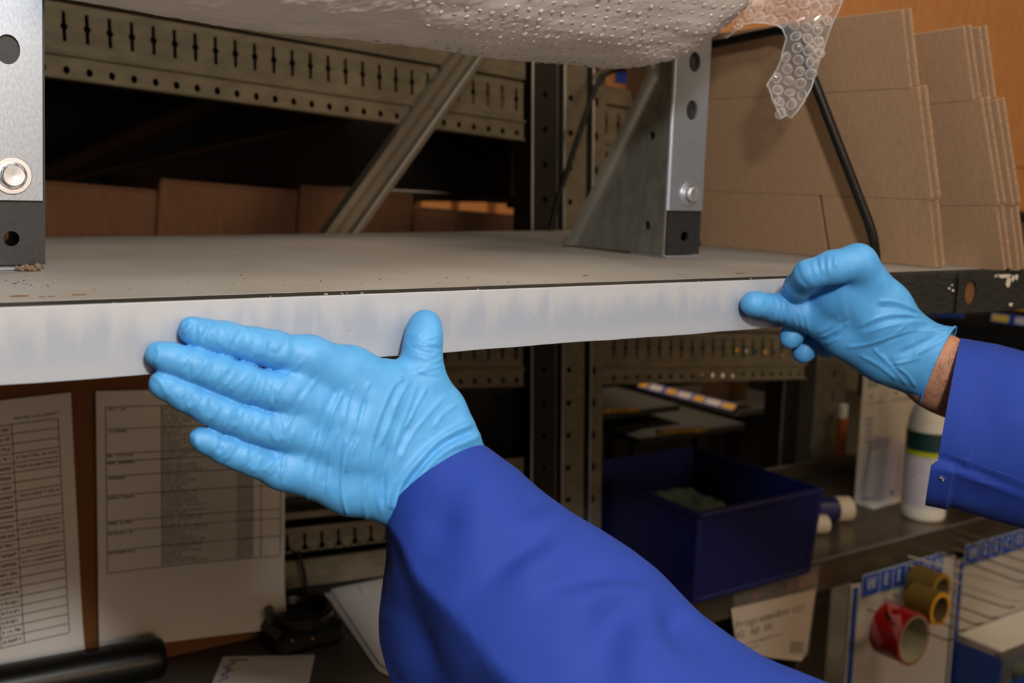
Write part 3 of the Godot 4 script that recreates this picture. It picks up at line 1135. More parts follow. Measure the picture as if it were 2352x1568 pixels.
func carton(label: String, c: Vector3, s: Vector3, m: Material, turn := Basis.IDENTITY, group := "", with_tape := false) -> Node3D:
	var t := thing("carton", label, "carton", c - turn.y * s.y * 0.5, group)
	t.basis = turn
	var b := Mb.new()
	box(b, c, s, 0.003, turn)
	part("body", b, m, t)
	# the two top flaps with the slit between them
	for k in [-1.0, 1.0]:
		var f := Mb.new()
		box(f, c + turn * Vector3(0, s.y * 0.5 + 0.0016, k * s.z * 0.25), Vector3(s.x - 0.003, 0.003, s.z * 0.5 - 0.002), 0.0008, turn)
		part("flap", f, m, t)
	if with_tape:
		var g := Mb.new()
		box(g, c + turn * Vector3(0, 0, s.z * 0.5), Vector3(0.05, s.y * 0.999, 0.0006), 0.0, turn)
		part("tape", g, M.tape, t)
	return t

func rear_cartons() -> void:
	var turn := Basis(Vector3.BACK, -0.06)
	var px := [-40, 357, 680, 945, 1212]
	var names := ["red-brown carton behind the shelf, next to the left post", "red-brown carton in the row behind the shelf, left of the brace", "red-brown carton behind the shelf, half hidden by the slanting brace", "low brown carton behind the shelf, between brace and rack upright"]
	for i in 4:
		var x0 := pz(px[i], 500, -0.93).x + 0.001
		var x1 := pz(px[i + 1], 500, -0.93).x - 0.001
		var y1 := pz((px[i] + px[i + 1]) * 0.5, [425, 428, 440, 489][i], -0.93).y
		var xc := (x0 + x1) * 0.5
		var y0 := 1.25 - 0.148 - 0.06 * (xc - 0.93)
		carton(names[i], Vector3(xc, (y0 + y1) * 0.5, -0.93 - 0.13), Vector3(x1 - x0, y1 - y0, 0.26), M.card_red, turn)
	# brightly lit cartons far behind, seen through the gap
	for i in 3:
		var c := pz(1010 + i * 85, 478, -3.2)
		carton(["orange-lit carton far behind, left in the gap over the low carton", "orange-lit carton far behind, in the middle of the gap", "orange-lit carton far behind, right in the gap by the upright"][i], Vector3(c.x, 1.20, -3.35), Vector3(0.15, 0.4, 0.25), M.card_warm)
	var ft := thing("pallet_stack", "plain grey plinth under the far orange-lit cartons", "plinth", Vector3(2.1, 0, -3.35))
	part("block", bx(Mb.new(), Vector3(1.4, 0, -3.6), Vector3(3.0, 0.998, -3.15), 0.01), M.rack, ft)
	# carton with a blue label on the rack's upper beam
	var z := -0.70
	var a := pz(1378, 205, z)
	var b := pz(1484, 218, z)
	var box1 := carton("orange-brown carton with blue label on the rack beam", Vector3((a.x + b.x) * 0.5, 1.4645 + 0.10, z - 0.10), Vector3(b.x - a.x, 0.20, 0.2), M.card_warm)
	var lb := Mb.new()
	var q := pz(1427, 172, z + 0.001)
	box(lb, q, Vector3(0.024, 0.026, 0.0008))
	part("label", lb, M.label_blue, box1, "blue label")
	for k in 2:
		var sp := Mb.new()
		box(sp, pz(1398 - k * 8, 165 + k * 9, z + 0.001), Vector3(0.007, 0.009, 0.0008))
		part("print", sp, [mat(Color(0.85, 0.35, 0.15), 0.7), mat(Color(0.85, 0.75, 0.3), 0.7)][k], box1)
	carton("plain brown carton end showing behind the post's gusset", pz(1510, 190, -0.72) + Vector3(0.01, 0.05, -0.1), Vector3(0.05, 0.19, 0.2), M.card_warm)

func big_cartons() -> void:
	var z := -0.60
	var px := [1545, 1683, 2002, 2700]
	var names := ["narrow orange-brown carton under the bubble wrap's right end", "large orange-brown carton behind the hanging bubble wrap tongue", "largest orange-brown carton filling the background behind the flat cartons"]
	for i in 3:
		var x0 := pz(px[i], 90, z).x + 0.001
		var x1 := pz(px[i + 1], 90, z).x - 0.002
		var t := carton(names[i], Vector3((x0 + x1) * 0.5, 1.66, z - 0.02 * i - 0.2), Vector3(x1 - x0, 0.74, 0.4), M.card_warm)
		if i == 2:
			var g := Mb.new()
			var yy := pz(2280, 378, z).y
			bx(g, Vector3(x0, yy - 0.0012, z - 0.0405), Vector3(x1, yy + 0.0012, z - 0.0392))
			part("crease", g, M.tape, t)
	var sc := thing("added_dark_sheet", "added dark sheet far behind the sloping shelf, hiding the bright hall", "screen", Vector3(2.4, 0, -2.1))
	part("sheet", bx(Mb.new(), Vector3(1.62, 0, -2.11), Vector3(3.4, 1.0, -2.10), 0.002), M.deck, sc)  # added only to keep the brighter hall behind dark
	var p := thing("carton_stand", "dark steel stand under the large orange-brown cartons", "stand", Vector3(1.9, 0, -0.8))
	part("top", bx(Mb.new(), Vector3(1.16, 1.268, -1.05), Vector3(3.2, 1.289, -0.595), 0.002), M.rack_dark, p)
	for x in [pz(1812, 900, -1.0).x, 3.16]:
		for zz in ([-1.0] if x < 3.0 else [-1.0, -0.64]):
			part("leg", bx(Mb.new(), Vector3(x, 0, zz - 0.02), Vector3(x + 0.03, 1.268, zz + 0.02), 0.002), M.rack_dark, p)

# ---------------------------------------------------------------- the work bench below, with the panel of lists
func sheet_tex(w: int, h: int, cols: Array, rows: Array, f: Callable) -> Image:
	var im := Image.create(w, h, false, Image.FORMAT_RGB8)
	im.fill(Color(0.90, 0.885, 0.87))
	f.call(im)
	var ink := Color(0.16, 0.15, 0.15)
	for c in cols:
		im.fill_rect(Rect2i(int(c * w), int(rows[0] * h), 2, int((rows[-1] - rows[0]) * h)), ink)
	for r in rows:
		im.fill_rect(Rect2i(int(cols[0] * w), int(r * h), int((cols[-1] - cols[0]) * w), 2), ink)
	return im

func words_at(im: Image, x: int, y: int, n: int, hgt: int, dark := 0.35) -> void:
	# illegibly small print: short strokes in the rhythm of words
	var at := x
	while at < x + n:
		if rng.randf() < 0.82:
			im.fill_rect(Rect2i(at, y + (0 if rng.randf() < 0.3 else hgt / 4), 2, hgt - hgt / 4), Color(dark, dark, dark))
		at += 3

func page(called: String, label: String, group: String, w: float, h: float, im: Image, xf: Transform3D, curl: float) -> void:
	# xf: lower left corner, x along the lower edge, y up, z out of the page
	var t := thing(called, label, "paper", xf.origin, group)
	var m := Mb.new()
	var rows := []
	for i in 13:
		var row := []
		for j in 9:
			var u := j / 8.0
			var v := 1.0 - i / 12.0
			var k := curl * (pow(maxf(0.0, 0.25 - v) * 4.0, 2.0) * (0.3 + 0.7 * u) + 0.35 * pow(absf(u - 0.5) * 2.0, 2.0)) + 0.0015
			row.append(xf * Vector3(u * w, v * h, k))
		rows.append(row)
	m.sheet(rows, false, true)
	# give it both faces and a thickness
	var back := []
	for r in rows:
		var row := []
		for p in r:
			row.append(p - xf.basis.z * 0.0002)
		back.append(row)
	m.sheet(back)
	var pm := mat(Color.WHITE, 0.75)
	pm.albedo_texture = ImageTexture.create_from_image(im)
	part("sheet", m, pm, t)

func bench() -> void:
	var t := thing("work_bench", "grey work bench top below the packing shelf", "bench", Vector3(0.2, 0, -0.5))
	part("top", bx(Mb.new(), Vector3(-0.45, 0.715, -1.0), Vector3(0.86, 0.75, -0.12), 0.003), grain(mat(Color(0.33, 0.32, 0.30), 0.55), M.fine, Vector3(3, 3, 3)), t)
	(t.get_child(0) as MeshInstance3D).material_override = mat(Color(0.33, 0.31, 0.29), 0.5)
	for x in [-0.42, 0.80]:
		for z in [-0.95, -0.20]:
			part("leg", bx(Mb.new(), Vector3(x, 0, z), Vector3(x + 0.04, 0.715, z + 0.04), 0.002), M.rack_dark, t)
	# brown cardboard panel
	var p := thing("backing_panel", "brown cardboard panel on the bench that carries the printed lists", "panel", Vector3(0.2, 0.75, -0.602))
	var right := pz(652, 1200, -0.597).x
	part("sheet", bx(Mb.new(), Vector3(-0.40, 0.7505, -0.607), Vector3(right, 1.185, -0.600), 0.001), mat(Color(0.50, 0.32, 0.17), 0.85), p)
	# the list at the right: five columns, grouped rows, dense print in the second column
	var rows := [0.060, 0.145, 0.240, 0.268, 0.325, 0.40, 0.50, 0.54, 0.615, 0.70]
	var im := sheet_tex(512, 724, [0.045, 0.325, 0.865, 0.975], rows, func(i: Image):
		i.fill_rect(Rect2i(int(0.325 * 512), int(0.06 * 724), int(0.40 * 512), int(0.64 * 724)), Color(0.84, 0.825, 0.81))
		i.fill_rect(Rect2i(int(0.725 * 512), int(0.06 * 724), int(0.10 * 512), int(0.64 * 724)), Color(0.72, 0.71, 0.70))
		for k in 58:
			var y := int(lerpf(0.064, 0.694, k / 58.0) * 724)
			words_at(i, 170, y, 50 + (rng.randi() % 6) * 14, 5, 0.42)
			words_at(i, 376, y, 44, 5, 0.5)
			i.fill_rect(Rect2i(166, y + 6, 205, 1), Color(0.62, 0.61, 0.60))
		for r in [0.066, 0.150, 0.244, 0.272, 0.330, 0.405, 0.505, 0.545, 0.62]:
			words_at(i, 27, int(r * 724), 44 + rng.randi() % 26, 7, 0.25))
	var a := pz(224, 1490, -0.597)
	var b := pz(648, 1430, -0.597)
	var c := pz(217, 896, -0.597)
	var ux := (b - a).normalized()
	page("printed_list", "printed list with five columns, taped right of the other list", "lists on the backing panel", a.distance_to(b), a.distance_to(c), im, Transform3D(Basis(ux, (c - a).normalized(), Vector3.BACK), a), 0.012)
	# the list at the left: many ruled rows
	var r2 := []
	for k in 24:
		r2.append(0.085 + 0.0335 * k)
	var im2 := sheet_tex(512, 724, [0.06, 0.42, 0.60, 0.71, 0.93], r2, func(i: Image):
		words_at(i, 370, 44, 110, 8, 0.4)
		for k in 23:
			var y := int((0.085 + 0.0335 * k) * 724) + 8
			words_at(i, 222, y, 80, 9, 0.22)
			words_at(i, 313, y, 44, 9, 0.25)
			words_at(i, 36, y, 150, 9, 0.3)
			if k in [3, 4, 7, 10, 11, 13, 14]:
				words_at(i, 370, y, 100, 8, 0.35))
	var a2 := pz(192, 1528, -0.597)
	var c2 := pz(160, 899, -0.597)
	var up := (c2 - a2).normalized()
	var rt := up.cross(Vector3.BACK).normalized()
	page("printed_list", "printed list with many ruled rows, at the panel's left", "lists on the backing panel", 0.21, a2.distance_to(c2), im2, Transform3D(Basis(rt, up, Vector3.BACK), a2 - rt * 0.21), 0.010)
	# black cylindrical tool lying in front of the lists
	var tl := thing("hand_tool", "black round tool handle lying on the bench before the lists", "tool", py(200, 1545, 0.75))
	var e1 := py(338, 1513, 0.773)
	var e0 := py(-60, 1588, 0.773)
	var d := (e1 - e0).normalized()
	var tm := Mb.new()
	tube(tm, [e0, e0.lerp(e1, 0.5), e1 - d * 0.003, e1 + d * 0.010, e1 + d * 0.016, e1 + d * 0.0185], [0.0225, 0.0225, 0.0225, 0.0222, 0.0205, 0.017], 32)
	part("handle", tm, mat(Color(0.045, 0.05, 0.047), 0.35), tl)
	var rg := Mb.new()
	tube(rg, [e1 - d * 0.042, e1 - d * 0.040], [0.0229, 0.0229], 32)
	part("ring", rg, mat(Color(0.07, 0.07, 0.07), 0.3), tl)
	var gl := Mb.new()
	box(gl, e1 - d * 0.055 + Vector3(0, 0.0215, 0.006), Vector3(0.03, 0.003, 0.006), 0.001, Basis(d, Vector3.UP, d.cross(Vector3.UP)))
	part("slide_switch", gl, mat(Color(0.10, 0.10, 0.10), 0.25), tl)
	# black charging cradle with two contacts, and its cable
	var dc := py(700, 1498, 0.75)
	var dk := thing("charging_cradle", "black charging cradle with two brass contacts on the bench", "charger", dc)
	var dm := Mb.new()
	box(dm, dc + Vector3(0.008, 0.016, -0.03), Vector3(0.090, 0.030, 0.075), 0.008)
	part("base", dm, mat(Color(0.03, 0.03, 0.03), 0.4), dk)
	var ds := Mb.new()
	lathe(ds, [Vector2(0.041, 0.0), Vector2(0.041, 0.012), Vector2(0.038, 0.015), Vector2(0.033, 0.013), Vector2(0.030, 0.004), Vector2(0, 0.003)], Transform3D(Basis.IDENTITY, dc + Vector3(0.008, 0.030, -0.034)), 36)
	part("cup", ds, mat(Color(0.028, 0.028, 0.03), 0.35), dk)
	for k in 2:
		var cm := Mb.new()
		var q := pz([672, 718][k], [1470, 1466][k], dc.z + 0.008)
		lathe(cm, [Vector2(0, -0.0015), Vector2(0.0013, -0.001), Vector2(0.0015, 0), Vector2(0.0013, 0.001), Vector2(0, 0.0015)], Transform3D(Basis.IDENTITY, q), 10)
		part("contact", cm, M.gold, dk)
	var cb := thing("cable", "thin black cable rising from the charging cradle to the rail", "cable", dc)
	var cbm := Mb.new()
	tube(cbm, bend([dc + Vector3(0.012, 0.02, -0.065), pz(712, 1400, -0.655), pz(702, 1330, -0.66), pz(690, 1275, -0.655), pz(680, 1268, -0.664)], 0.02), 0.0022, 8)
	part("cord", cbm, M.black, cb)
	# note pad with blue print, and loose white sheets
	var pd := thing("note_pad", "white note pad with a blue heading at the frame's lower edge", "note pad", py(600, 1530, 0.75))
	var q4 := [py(486, 1572, 0.754), py(704, 1590, 0.754), py(722, 1503, 0.754), py(512, 1508, 0.754)]
	q4[0] = q4[3] + (q4[0] - q4[3]) * 1.9
	q4[1] = q4[2] + (q4[1] - q4[2]) * 1.5
	var pim := Image.create(256, 256, false, Image.FORMAT_RGB8)
	pim.fill(Color(0.90, 0.88, 0.86))
	pim.fill_rect(Rect2i(22, 14, 50, 7), Color(0.10, 0.16, 0.42))
	words_at(pim, 76, 15, 150, 4, 0.55)
	for k in 8:
		words_at(pim, 24, 232 - k * 4, 200, 2, 0.75)
	# a blue pen scribble, drawn as a run of strokes
	for k in 420:
		var s := k / 420.0
		var x := 30.0 + 9.0 * sin(s * 44.0) + 5.0 * sin(s * 17.0) - s * 6.0
		var y := 26.0 + s * 92.0 + 7.0 * sin(s * 61.0)
		pim.fill_rect(Rect2i(int(x), int(y), 2, 2), Color(0.12, 0.16, 0.48))
	var pm := mat(Color.WHITE, 0.75)
	pm.albedo_texture = ImageTexture.create_from_image(pim)
	var sh := Mb.new()
	sh.quad(q4[0], q4[1], q4[2], q4[3])
	part("top_sheet", sh, pm, pd)
	var st := Mb.new()
	for k in 4:
		sh = st
		sh.quad(q4[k] - Vector3(0, 0.0038, 0), q4[(k + 1) % 4] - Vector3(0, 0.0038, 0), q4[(k + 1) % 4] - Vector3(0, 0.0001, 0), q4[k] - Vector3(0, 0.0001, 0))
	part("page_block", st, M.paper, pd)
	var ws := thing("paper_sheets", "loose white sheets lying beside the blue sleeve", "paper", py(860, 1420, 0.75))
	for k in 2:
		var h := 0.7515 + 0.004 * (1 - k)
		var poly: Array = [[Vector2(742, 1328), Vector2(1010, 1268), Vector2(1010, 1600), Vector2(872, 1524)], [Vector2(732, 1345), Vector2(1000, 1290), Vector2(1010, 1610), Vector2(868, 1540)]][k]
		var pts := PackedVector2Array()
		for v in poly:
			var w := py(v.x, v.y, h)
			pts.append(Vector2(w.x, -w.z))
		var wm := Mb.new()
		slab(wm, pts, 0.0012, Transform3D(Basis(Vector3.RIGHT, Vector3.FORWARD, Vector3.UP), Vector3(0, h, 0)))
		part("sheet", wm, M.paper, ws)
	var fm := Mb.new()
	var f0 := py(806, 1316, 0.7568)
	var f1 := py(833, 1364, 0.7568)
	tube(fm, [f0, f1], 0.0006, 6)
	part("crease", fm, M.card_edge, ws)

# ---------------------------------------------------------------- the steel shelf to the right, and what stands on it
const LOW := 0.72

func lower_shelf() -> void:
	var zf := -0.492
	var t := thing("steel_shelf", "grey steel shelf with folded front lip carrying the blue bin", "shelf", Vector3(1.6, 0, -0.65))
	var m := Mb.new()
	bx(m, Vector3(0.95, LOW - 0.055, zf - 0.003), Vector3(2.6, LOW, zf), 0.0012)
	bx(m, Vector3(0.95, LOW - 0.003, -0.83), Vector3(2.6, LOW, zf - 0.003))
	bx(m, Vector3(0.95, LOW - 0.055, zf - 0.02), Vector3(2.6, LOW - 0.052, zf - 0.003))
	part("shelf_plate", m, M.steel, t)
	var le := Mb.new()  # pale shiny bar standing in for the highlight along the lip
	tube(le, [Vector3(0.95, LOW - 0.0012, zf - 0.0008), Vector3(2.6, LOW - 0.0012, zf - 0.0008)], 0.0020, 8)
	part("lip_highlight", le, M.rack_shine, t)
	var u := Mb.new()
	var yt := pz(1850, 1065, -0.82).y
	bx(u, Vector3(1.05, LOW, -0.835), Vector3(2.6, yt, -0.82), 0.0015)
	part("rear_ledge", u, M.steel, t)
	for x in [0.97, 2.5]:
		for z in [-0.80, -0.53]:
			part("leg", bx(Mb.new(), Vector3(x, 0, z), Vector3(x + 0.03, LOW - 0.003, z + 0.03), 0.001), M.rack_dark, t)
	# blue storage bin, overhanging the lip
	var a := py(1594, 1388, LOW + 0.0005)
	var w := 0.252
	var dp := 0.262
	var h := pz(1585, 1176, a.z).y - LOW
	var bt := thing("storage_bin", "dark blue open plastic storage bin overhanging the steel shelf's lip", "storage bin", Vector3(a.x + w * 0.5, LOW, a.z - dp * 0.5))
	var bm := Mb.new()
	var flare := 0.008
	var lo := [Vector3(a.x, LOW + 0.0006, a.z), Vector3(a.x + w, LOW + 0.0006, a.z), Vector3(a.x + w, LOW + 0.0006, a.z - dp), Vector3(a.x, LOW + 0.0006, a.z - dp)]
	var cm := Vector3(a.x + w * 0.5, LOW, a.z - dp * 0.5)
	var grow := func(p: Vector3, out: float, y: float) -> Vector3:
		return Vector3(p.x + out * signf(p.x - cm.x), y, p.z + out * signf(p.z - cm.z))
	for k in 4:
		var p: Vector3 = lo[k]
		var q: Vector3 = lo[(k + 1) % 4]
		var y1 := LOW + h
		bm.quad(grow.call(p, 0, LOW + 0.0006), grow.call(q, 0, LOW + 0.0006), grow.call(q, flare, y1), grow.call(p, flare, y1))
		bm.quad(grow.call(p, flare - 0.004, y1), grow.call(q, flare - 0.004, y1), grow.call(q, -0.004, LOW + 0.004), grow.call(p, -0.004, LOW + 0.004))
		bm.quad(grow.call(p, flare, y1), grow.call(q, flare, y1), grow.call(q, flare - 0.004, y1), grow.call(p, flare - 0.004, y1))
	bm.quad(lo[0], lo[3], lo[2], lo[1])
	bm.quad(grow.call(lo[0], -0.004, LOW + 0.004), grow.call(lo[1], -0.004, LOW + 0.004), grow.call(lo[2], -0.004, LOW + 0.004), grow.call(lo[3], -0.004, LOW + 0.004))
	part("tub", bm, M.navy, bt)
	var rim := Mb.new()
	for k in 4:
		var p: Vector3 = grow.call(lo[k], flare + 0.001, LOW + h - 0.005)
		var q: Vector3 = grow.call(lo[(k + 1) % 4], flare + 0.001, LOW + h - 0.005)
		tube(rim, [p, q], 0.0048, 8)
	part("rim", rim, M.navy, bt)
	# corner ribs and the foot rail
	for k in 4:
		var rb := Mb.new()
		tube(rb, [grow.call(lo[k], -0.002, LOW + 0.006), grow.call(lo[k], flare - 0.002, LOW + h - 0.006)], 0.006, 8)
		part("corner_rib", rb, M.navy, bt)
	var ft := Mb.new()
	for k in 4:
		tube(ft, [grow.call(lo[k], -0.001, LOW + 0.0058), grow.call(lo[(k + 1) % 4], -0.001, LOW + 0.0058)], 0.0052, 8)
	part("foot_rail", ft, M.navy, bt)
	# crumpled clear bag with greenish contents in the bin
	var bag := thing("plastic_bag", "crumpled clear bag with greenish contents lying in the blue bin", "bag", Vector3(cm.x, LOW + 0.004, cm.z))
	var nz := noise(26.0, 3, FastNoiseLite.TYPE_SIMPLEX, 5)
	var rows := []
	for i in 25:
		var row := []
		for j in 33:
			var u2 := j / 32.0
			var v2 := i / 24.0
			var dome := minf(1.0, 3.2 * minf(minf(u2, 1.0 - u2), minf(v2, 1.0 - v2)))
			var x := lerpf(a.x + 0.006, a.x + w - 0.006, u2)
			var z := lerpf(a.z - 0.008, a.z - dp + 0.006, v2)
			row.append(Vector3(x, LOW + 0.006 + (0.072 + 0.036 * v2) * sqrt(dome) + 0.010 * dome * nz.get_noise_3d(x, z, 0.0), z))
		rows.append(row)
	var bgm := Mb.new()
	bgm.sheet(rows)
	part("film", bgm, mat(Color(0.32, 0.39, 0.38), 0.3), bag)

	# bottle with dark green band
	var q0 := py(2119, 1187, LOW)
	var bo := thing("plastic_bottle", "white plastic bottle with dark green band near the clear leaflet holder", "bottle", q0)
	var xf := Transform3D(Basis.IDENTITY, q0)
	var pb := Mb.new()
	lathe(pb, [Vector2(0, 0.001), Vector2(0.034, 0.001), Vector2(0.037, 0.004), Vector2(0.0385, 0.010), Vector2(0.0385, 0.165), Vector2(0.0375, 0.178), Vector2(0.0345, 0.194), Vector2(0.029, 0.209), Vector2(0.021, 0.220), Vector2(0.014, 0.226), Vector2(0.014, 0.236), Vector2(0, 0.236)], xf, 40)
	part("body", pb, M.white, bo)
	var bd := Mb.new()
	lathe(bd, [Vector2(0.0388, 0.131), Vector2(0.0390, 0.1315), Vector2(0.0390, 0.1665), Vector2(0.0386, 0.167)], xf, 40)
	part("green_band", bd, M.green, bo)
	var lb := Mb.new()
	lathe(lb, [Vector2(0.0389, 0.122), Vector2(0.0389, 0.131)], xf, 40)
	part("lime_band", lb, mat(Color(0.66, 0.70, 0.06), 0.5), bo)
	var ln := noise(0.09, 1)
	var lt := img_tex(256, 128, func(x, y):
		if y % 8 < 3 and ln.get_noise_2d(x * 2.0, y) > -0.1:
			return Color(0.55, 0.53, 0.62)
		if x > 150 and x < 176 and y > 98 and y < 118:
			return Color(0.72, 0.74, 0.35)
		if x > 70 and x < 140 and y > 112 and y < 122:
			return Color(0.20, 0.32, 0.38)
		return Color(0.80, 0.78, 0.82))
	var lm := mat(Color.WHITE, 0.5)
	lm.albedo_texture = lt
	lm.uv1_scale = Vector3(2, -1, 1)
	var la := Mb.new()
	lathe(la, [Vector2(0.0388, 0.026), Vector2(0.0388, 0.122)], xf, 40)
	part("label_wrap", la, lm, bo)
	var tr := Mb.new()
	lathe(tr, [Vector2(0.016, 0.230), Vector2(0.016, 0.248), Vector2(0.011, 0.252), Vector2(0.0, 0.252)], xf, 24)
	part("cap", tr, M.white, bo)
	# two lying bottles with white caps
	for k in 2:
		var c := pz([1899, 1951][k], [1197, 1171][k], [-0.575, -0.60][k])
		var r: float = [0.0165, 0.0225][k]
		c.y = LOW + r
		var ax := Vector3(0.93, 0.0, 0.36).normalized()
		var f := Transform3D(Basis(ax.cross(Vector3.UP).normalized(), ax, Vector3.UP), c)
		var lb2 := thing("lying_bottle", ["small lying bottle with white cap, nearest the blue bin's corner", "wider lying blue bottle with white cap, behind the small one"][k], "bottle", Vector3(c.x, LOW, c.z), "lying bottles")
		var cp := Mb.new()
		lathe(cp, [Vector2(r * 0.9, -[0.034, 0.030][k]), Vector2(r, -[0.034, 0.030][k]), Vector2(r, -0.002), Vector2(r - 0.002, 0), Vector2(0, 0)], f, 28)
		part("cap", cp, mat(Color(0.72, 0.68, 0.60), 0.55), lb2)
		var bb := Mb.new()
		lathe(bb, [Vector2(0, -0.115), Vector2(r * 0.8, -0.115), Vector2(r * 0.96, -0.11), Vector2(r * 0.96, -0.030)], f, 28)
		part("body", bb, [M.white, M.navy][k], lb2)
	# clear leaflet holder: notice with pictograms behind, a folded leaflet in front
	var zh := -0.665
	var hl := thing("leaflet_holder", "clear acrylic stand holding a notice with green pictograms", "leaflet holder", Vector3(pz(2030, 1160, zh).x, LOW, zh))
	var x0 := pz(1962, 1160, zh).x
	var x1 := pz(2140, 1160, zh).x
	var yb := LOW
	var nt := Mb.new()
	var y1 := pz(2000, 850, zh).y
	nt.quad(Vector3(x0, yb + 0.004, zh), Vector3(x1, yb + 0.004, zh), Vector3(x1, y1, zh), Vector3(x0, y1, zh))
	var nim := Image.create(384, 512, false, Image.FORMAT_RGB8)
	nim.fill(Color(0.80, 0.76, 0.70))
	for r in 2:
		var oy := 8 + r * 92
		for c2 in 3:
			var ox := 30 + c2 * 118
			for k in 16:
				nim.fill_rect(Rect2i(ox + 2 + k / 2, oy + k, 22 - k, 1), Color(0.50, 0.12, 0.14))
			if r == 0:
				nim.fill_rect(Rect2i(ox - 6, oy + 24, 44, 36), Color(0.02, 0.20, 0.16))
				nim.fill_rect(Rect2i(ox + 10, oy + 28, 12, 28), Color(0.55, 0.66, 0.55))
				nim.fill_rect(Rect2i(ox + 1, oy + 37, 30, 9), Color(0.55, 0.66, 0.55))
			else:
				words_at(nim, ox - 6, oy + 26, 90, 12, 0.25)
			words_at(nim, ox + 44, oy + 8, 56, 6, 0.5)
			words_at(nim, ox + 44, oy + 36, 50, 5, 0.55)
	for k in 5:
		nim.fill_rect(Rect2i(26, 190 + k * 22, 34, 12), Color(0.32, 0.36, 0.52))
	var nm := mat(Color.WHITE, 0.7)
	nm.albedo_texture = ImageTexture.create_from_image(nim)
	part("notice", nt, nm, hl)
	var ac := Mb.new()
	bx(ac, Vector3(x0 - 0.004, yb, zh + 0.002), Vector3(x1 + 0.004, y1 + 0.004, zh + 0.004))
	bx(ac, Vector3(x0 - 0.004, yb, zh + 0.002), Vector3(x0 - 0.001, y1 + 0.004, zh + 0.030))
	bx(ac, Vector3(x0 - 0.004, yb, zh + 0.030), Vector3(x1 + 0.004, yb + 0.11, zh + 0.032))
	part("acrylic", ac, glassy(Color(0.9, 0.9, 0.9), 0.10), hl)
	var fo2 := Mb.new()
	bx(fo2, Vector3(x0 - 0.004, yb, zh), Vector3(x1 + 0.004, yb + 0.003, zh + 0.045), 0.001)
	part("foot", fo2, M.white, hl)
	var lf := thing("leaflet", "pale lilac leaflet leaning in the clear holder beside the bottle", "leaflet", Vector3(x0 + 0.04, LOW + 0.004, zh + 0.02))
	var lim := Image.create(128, 192, false, Image.FORMAT_RGB8)
	lim.fill(Color(0.72, 0.68, 0.74))
	lim.fill_rect(Rect2i(0, 0, 62, 192), Color(0.58, 0.54, 0.60))
	for k in 28:
		words_at(lim, 8, 12 + k * 6, 46, 3, 0.42)
	lim.fill_rect(Rect2i(84, 160, 12, 18), Color(0.30, 0.28, 0.42))
	var lfm := mat(Color.WHITE, 0.6)
	lfm.albedo_texture = ImageTexture.create_from_image(lim)
	var p0 := pz(1984, 1140, zh + 0.022)
	var p1 := pz(2072, 1152, zh + 0.022)
	var p2 := pz(2086, 1012, zh + 0.012)
	var p3 := pz(2008, 1000, zh + 0.012)
	var lq := Mb.new()
	lq.quad(p0, p1, p2, p3)
	lq.quad(p1 - Vector3(0, 0, 0.0004), p0 - Vector3(0, 0, 0.0004), p3 - Vector3(0, 0, 0.0004), p2 - Vector3(0, 0, 0.0004))
	part("sheet", lq, lfm, lf)
	# slim upright box with orange front by the upright
	var sb := thing("slim_box", "slim white-topped orange box standing on the ledge by the upright", "box", pz(1935, 1050, -0.8275))
	var s0 := pz(1923, 1046, -0.826)
	var s1 := pz(1946, 940, -0.826)
	part("body", bx(Mb.new(), Vector3(s0.x, yt, -0.834), Vector3(s1.x, s1.y - 0.018, -0.821), 0.001), mat(Color(0.62, 0.36, 0.16), 0.7), sb)
	part("top", bx(Mb.new(), Vector3(s0.x + 0.002, s1.y - 0.018, -0.833), Vector3(s1.x - 0.002, s1.y + 0.012, -0.822), 0.001), M.white, sb)
	# white tag in a clear sleeve under the bin
	var zt := -0.4875
	var tg := thing("shelf_tag", "white tag printed Programmübersic hanging under the blue bin", "tag", pz(1770, 1440, zt))
	var t0 := pz(1692, 1490, zt)
	var t1 := pz(1852, 1497, zt)
	var t2 := pz(1873, 1352, zt)
	var t3 := pz(1679, 1397, zt)
	t0 = t3 + (t0 - t3) * 1.12
	var pl := PackedVector2Array([Vector2(t0.x, t0.y), Vector2(t1.x - 0.012, t1.y - 0.012), Vector2(t1.x, t1.y), Vector2(t2.x, t2.y), Vector2(t3.x, t3.y)])
	var tgm := Mb.new()
	slab(tgm, pl, 0.0008, Transform3D(Basis.IDENTITY, Vector3(0, 0, zt)))
	part("card", tgm, mat(Color(0.80, 0.74, 0.68), 0.6), tg)
	var put := func(s: String, x: float, y: float, cap: float, st: float, bold := false) -> void:
		var o := pz(x, y, zt + 0.0010)
		letters("lettering", s, cap, M.ink, tg, Transform3D(Basis(Vector3.BACK, -0.012), o), "Droid Sans Mono", st, bold)
	put.call("Programmübersic", 1688, 1446, 0.0102, 1.28)
	put.call("Hl AB DE", 1689, 1470, 0.0102, 1.28)
	put.call("Neues Programmübersicht", 1690, 1489, 0.0038, 1.45)
	put.call("Hl AB Abroll", 1691, 1501, 0.0036, 1.45)
	put.call("1", 1817, 1468, 0.004, 1.0)
	var bar := Mb.new()
	for k in 16:
		if k % 3 != 2:
			var o := pz(1816 + k * 1.9, 1486, zt + 0.0009)
			box(bar, o, Vector3(0.0009 + 0.0006 * (k % 2), 0.020, 0.0003))
	part("barcode", bar, M.ink, tg)
	var slv := Mb.new()
	slab(slv, PackedVector2Array([Vector2(t0.x - 0.004, t0.y - 0.004), Vector2(t1.x + 0.002, t1.y - 0.006), Vector2(t2.x + 0.003, LOW - 0.004), Vector2(t3.x - 0.002, LOW - 0.004)]), 0.0003, Transform3D(Basis.IDENTITY, Vector3(0, 0, zt + 0.0026)))
	part("clear_sleeve", slv, glassy(Color(0.9, 0.88, 0.84), 0.06, 0.12), tg)
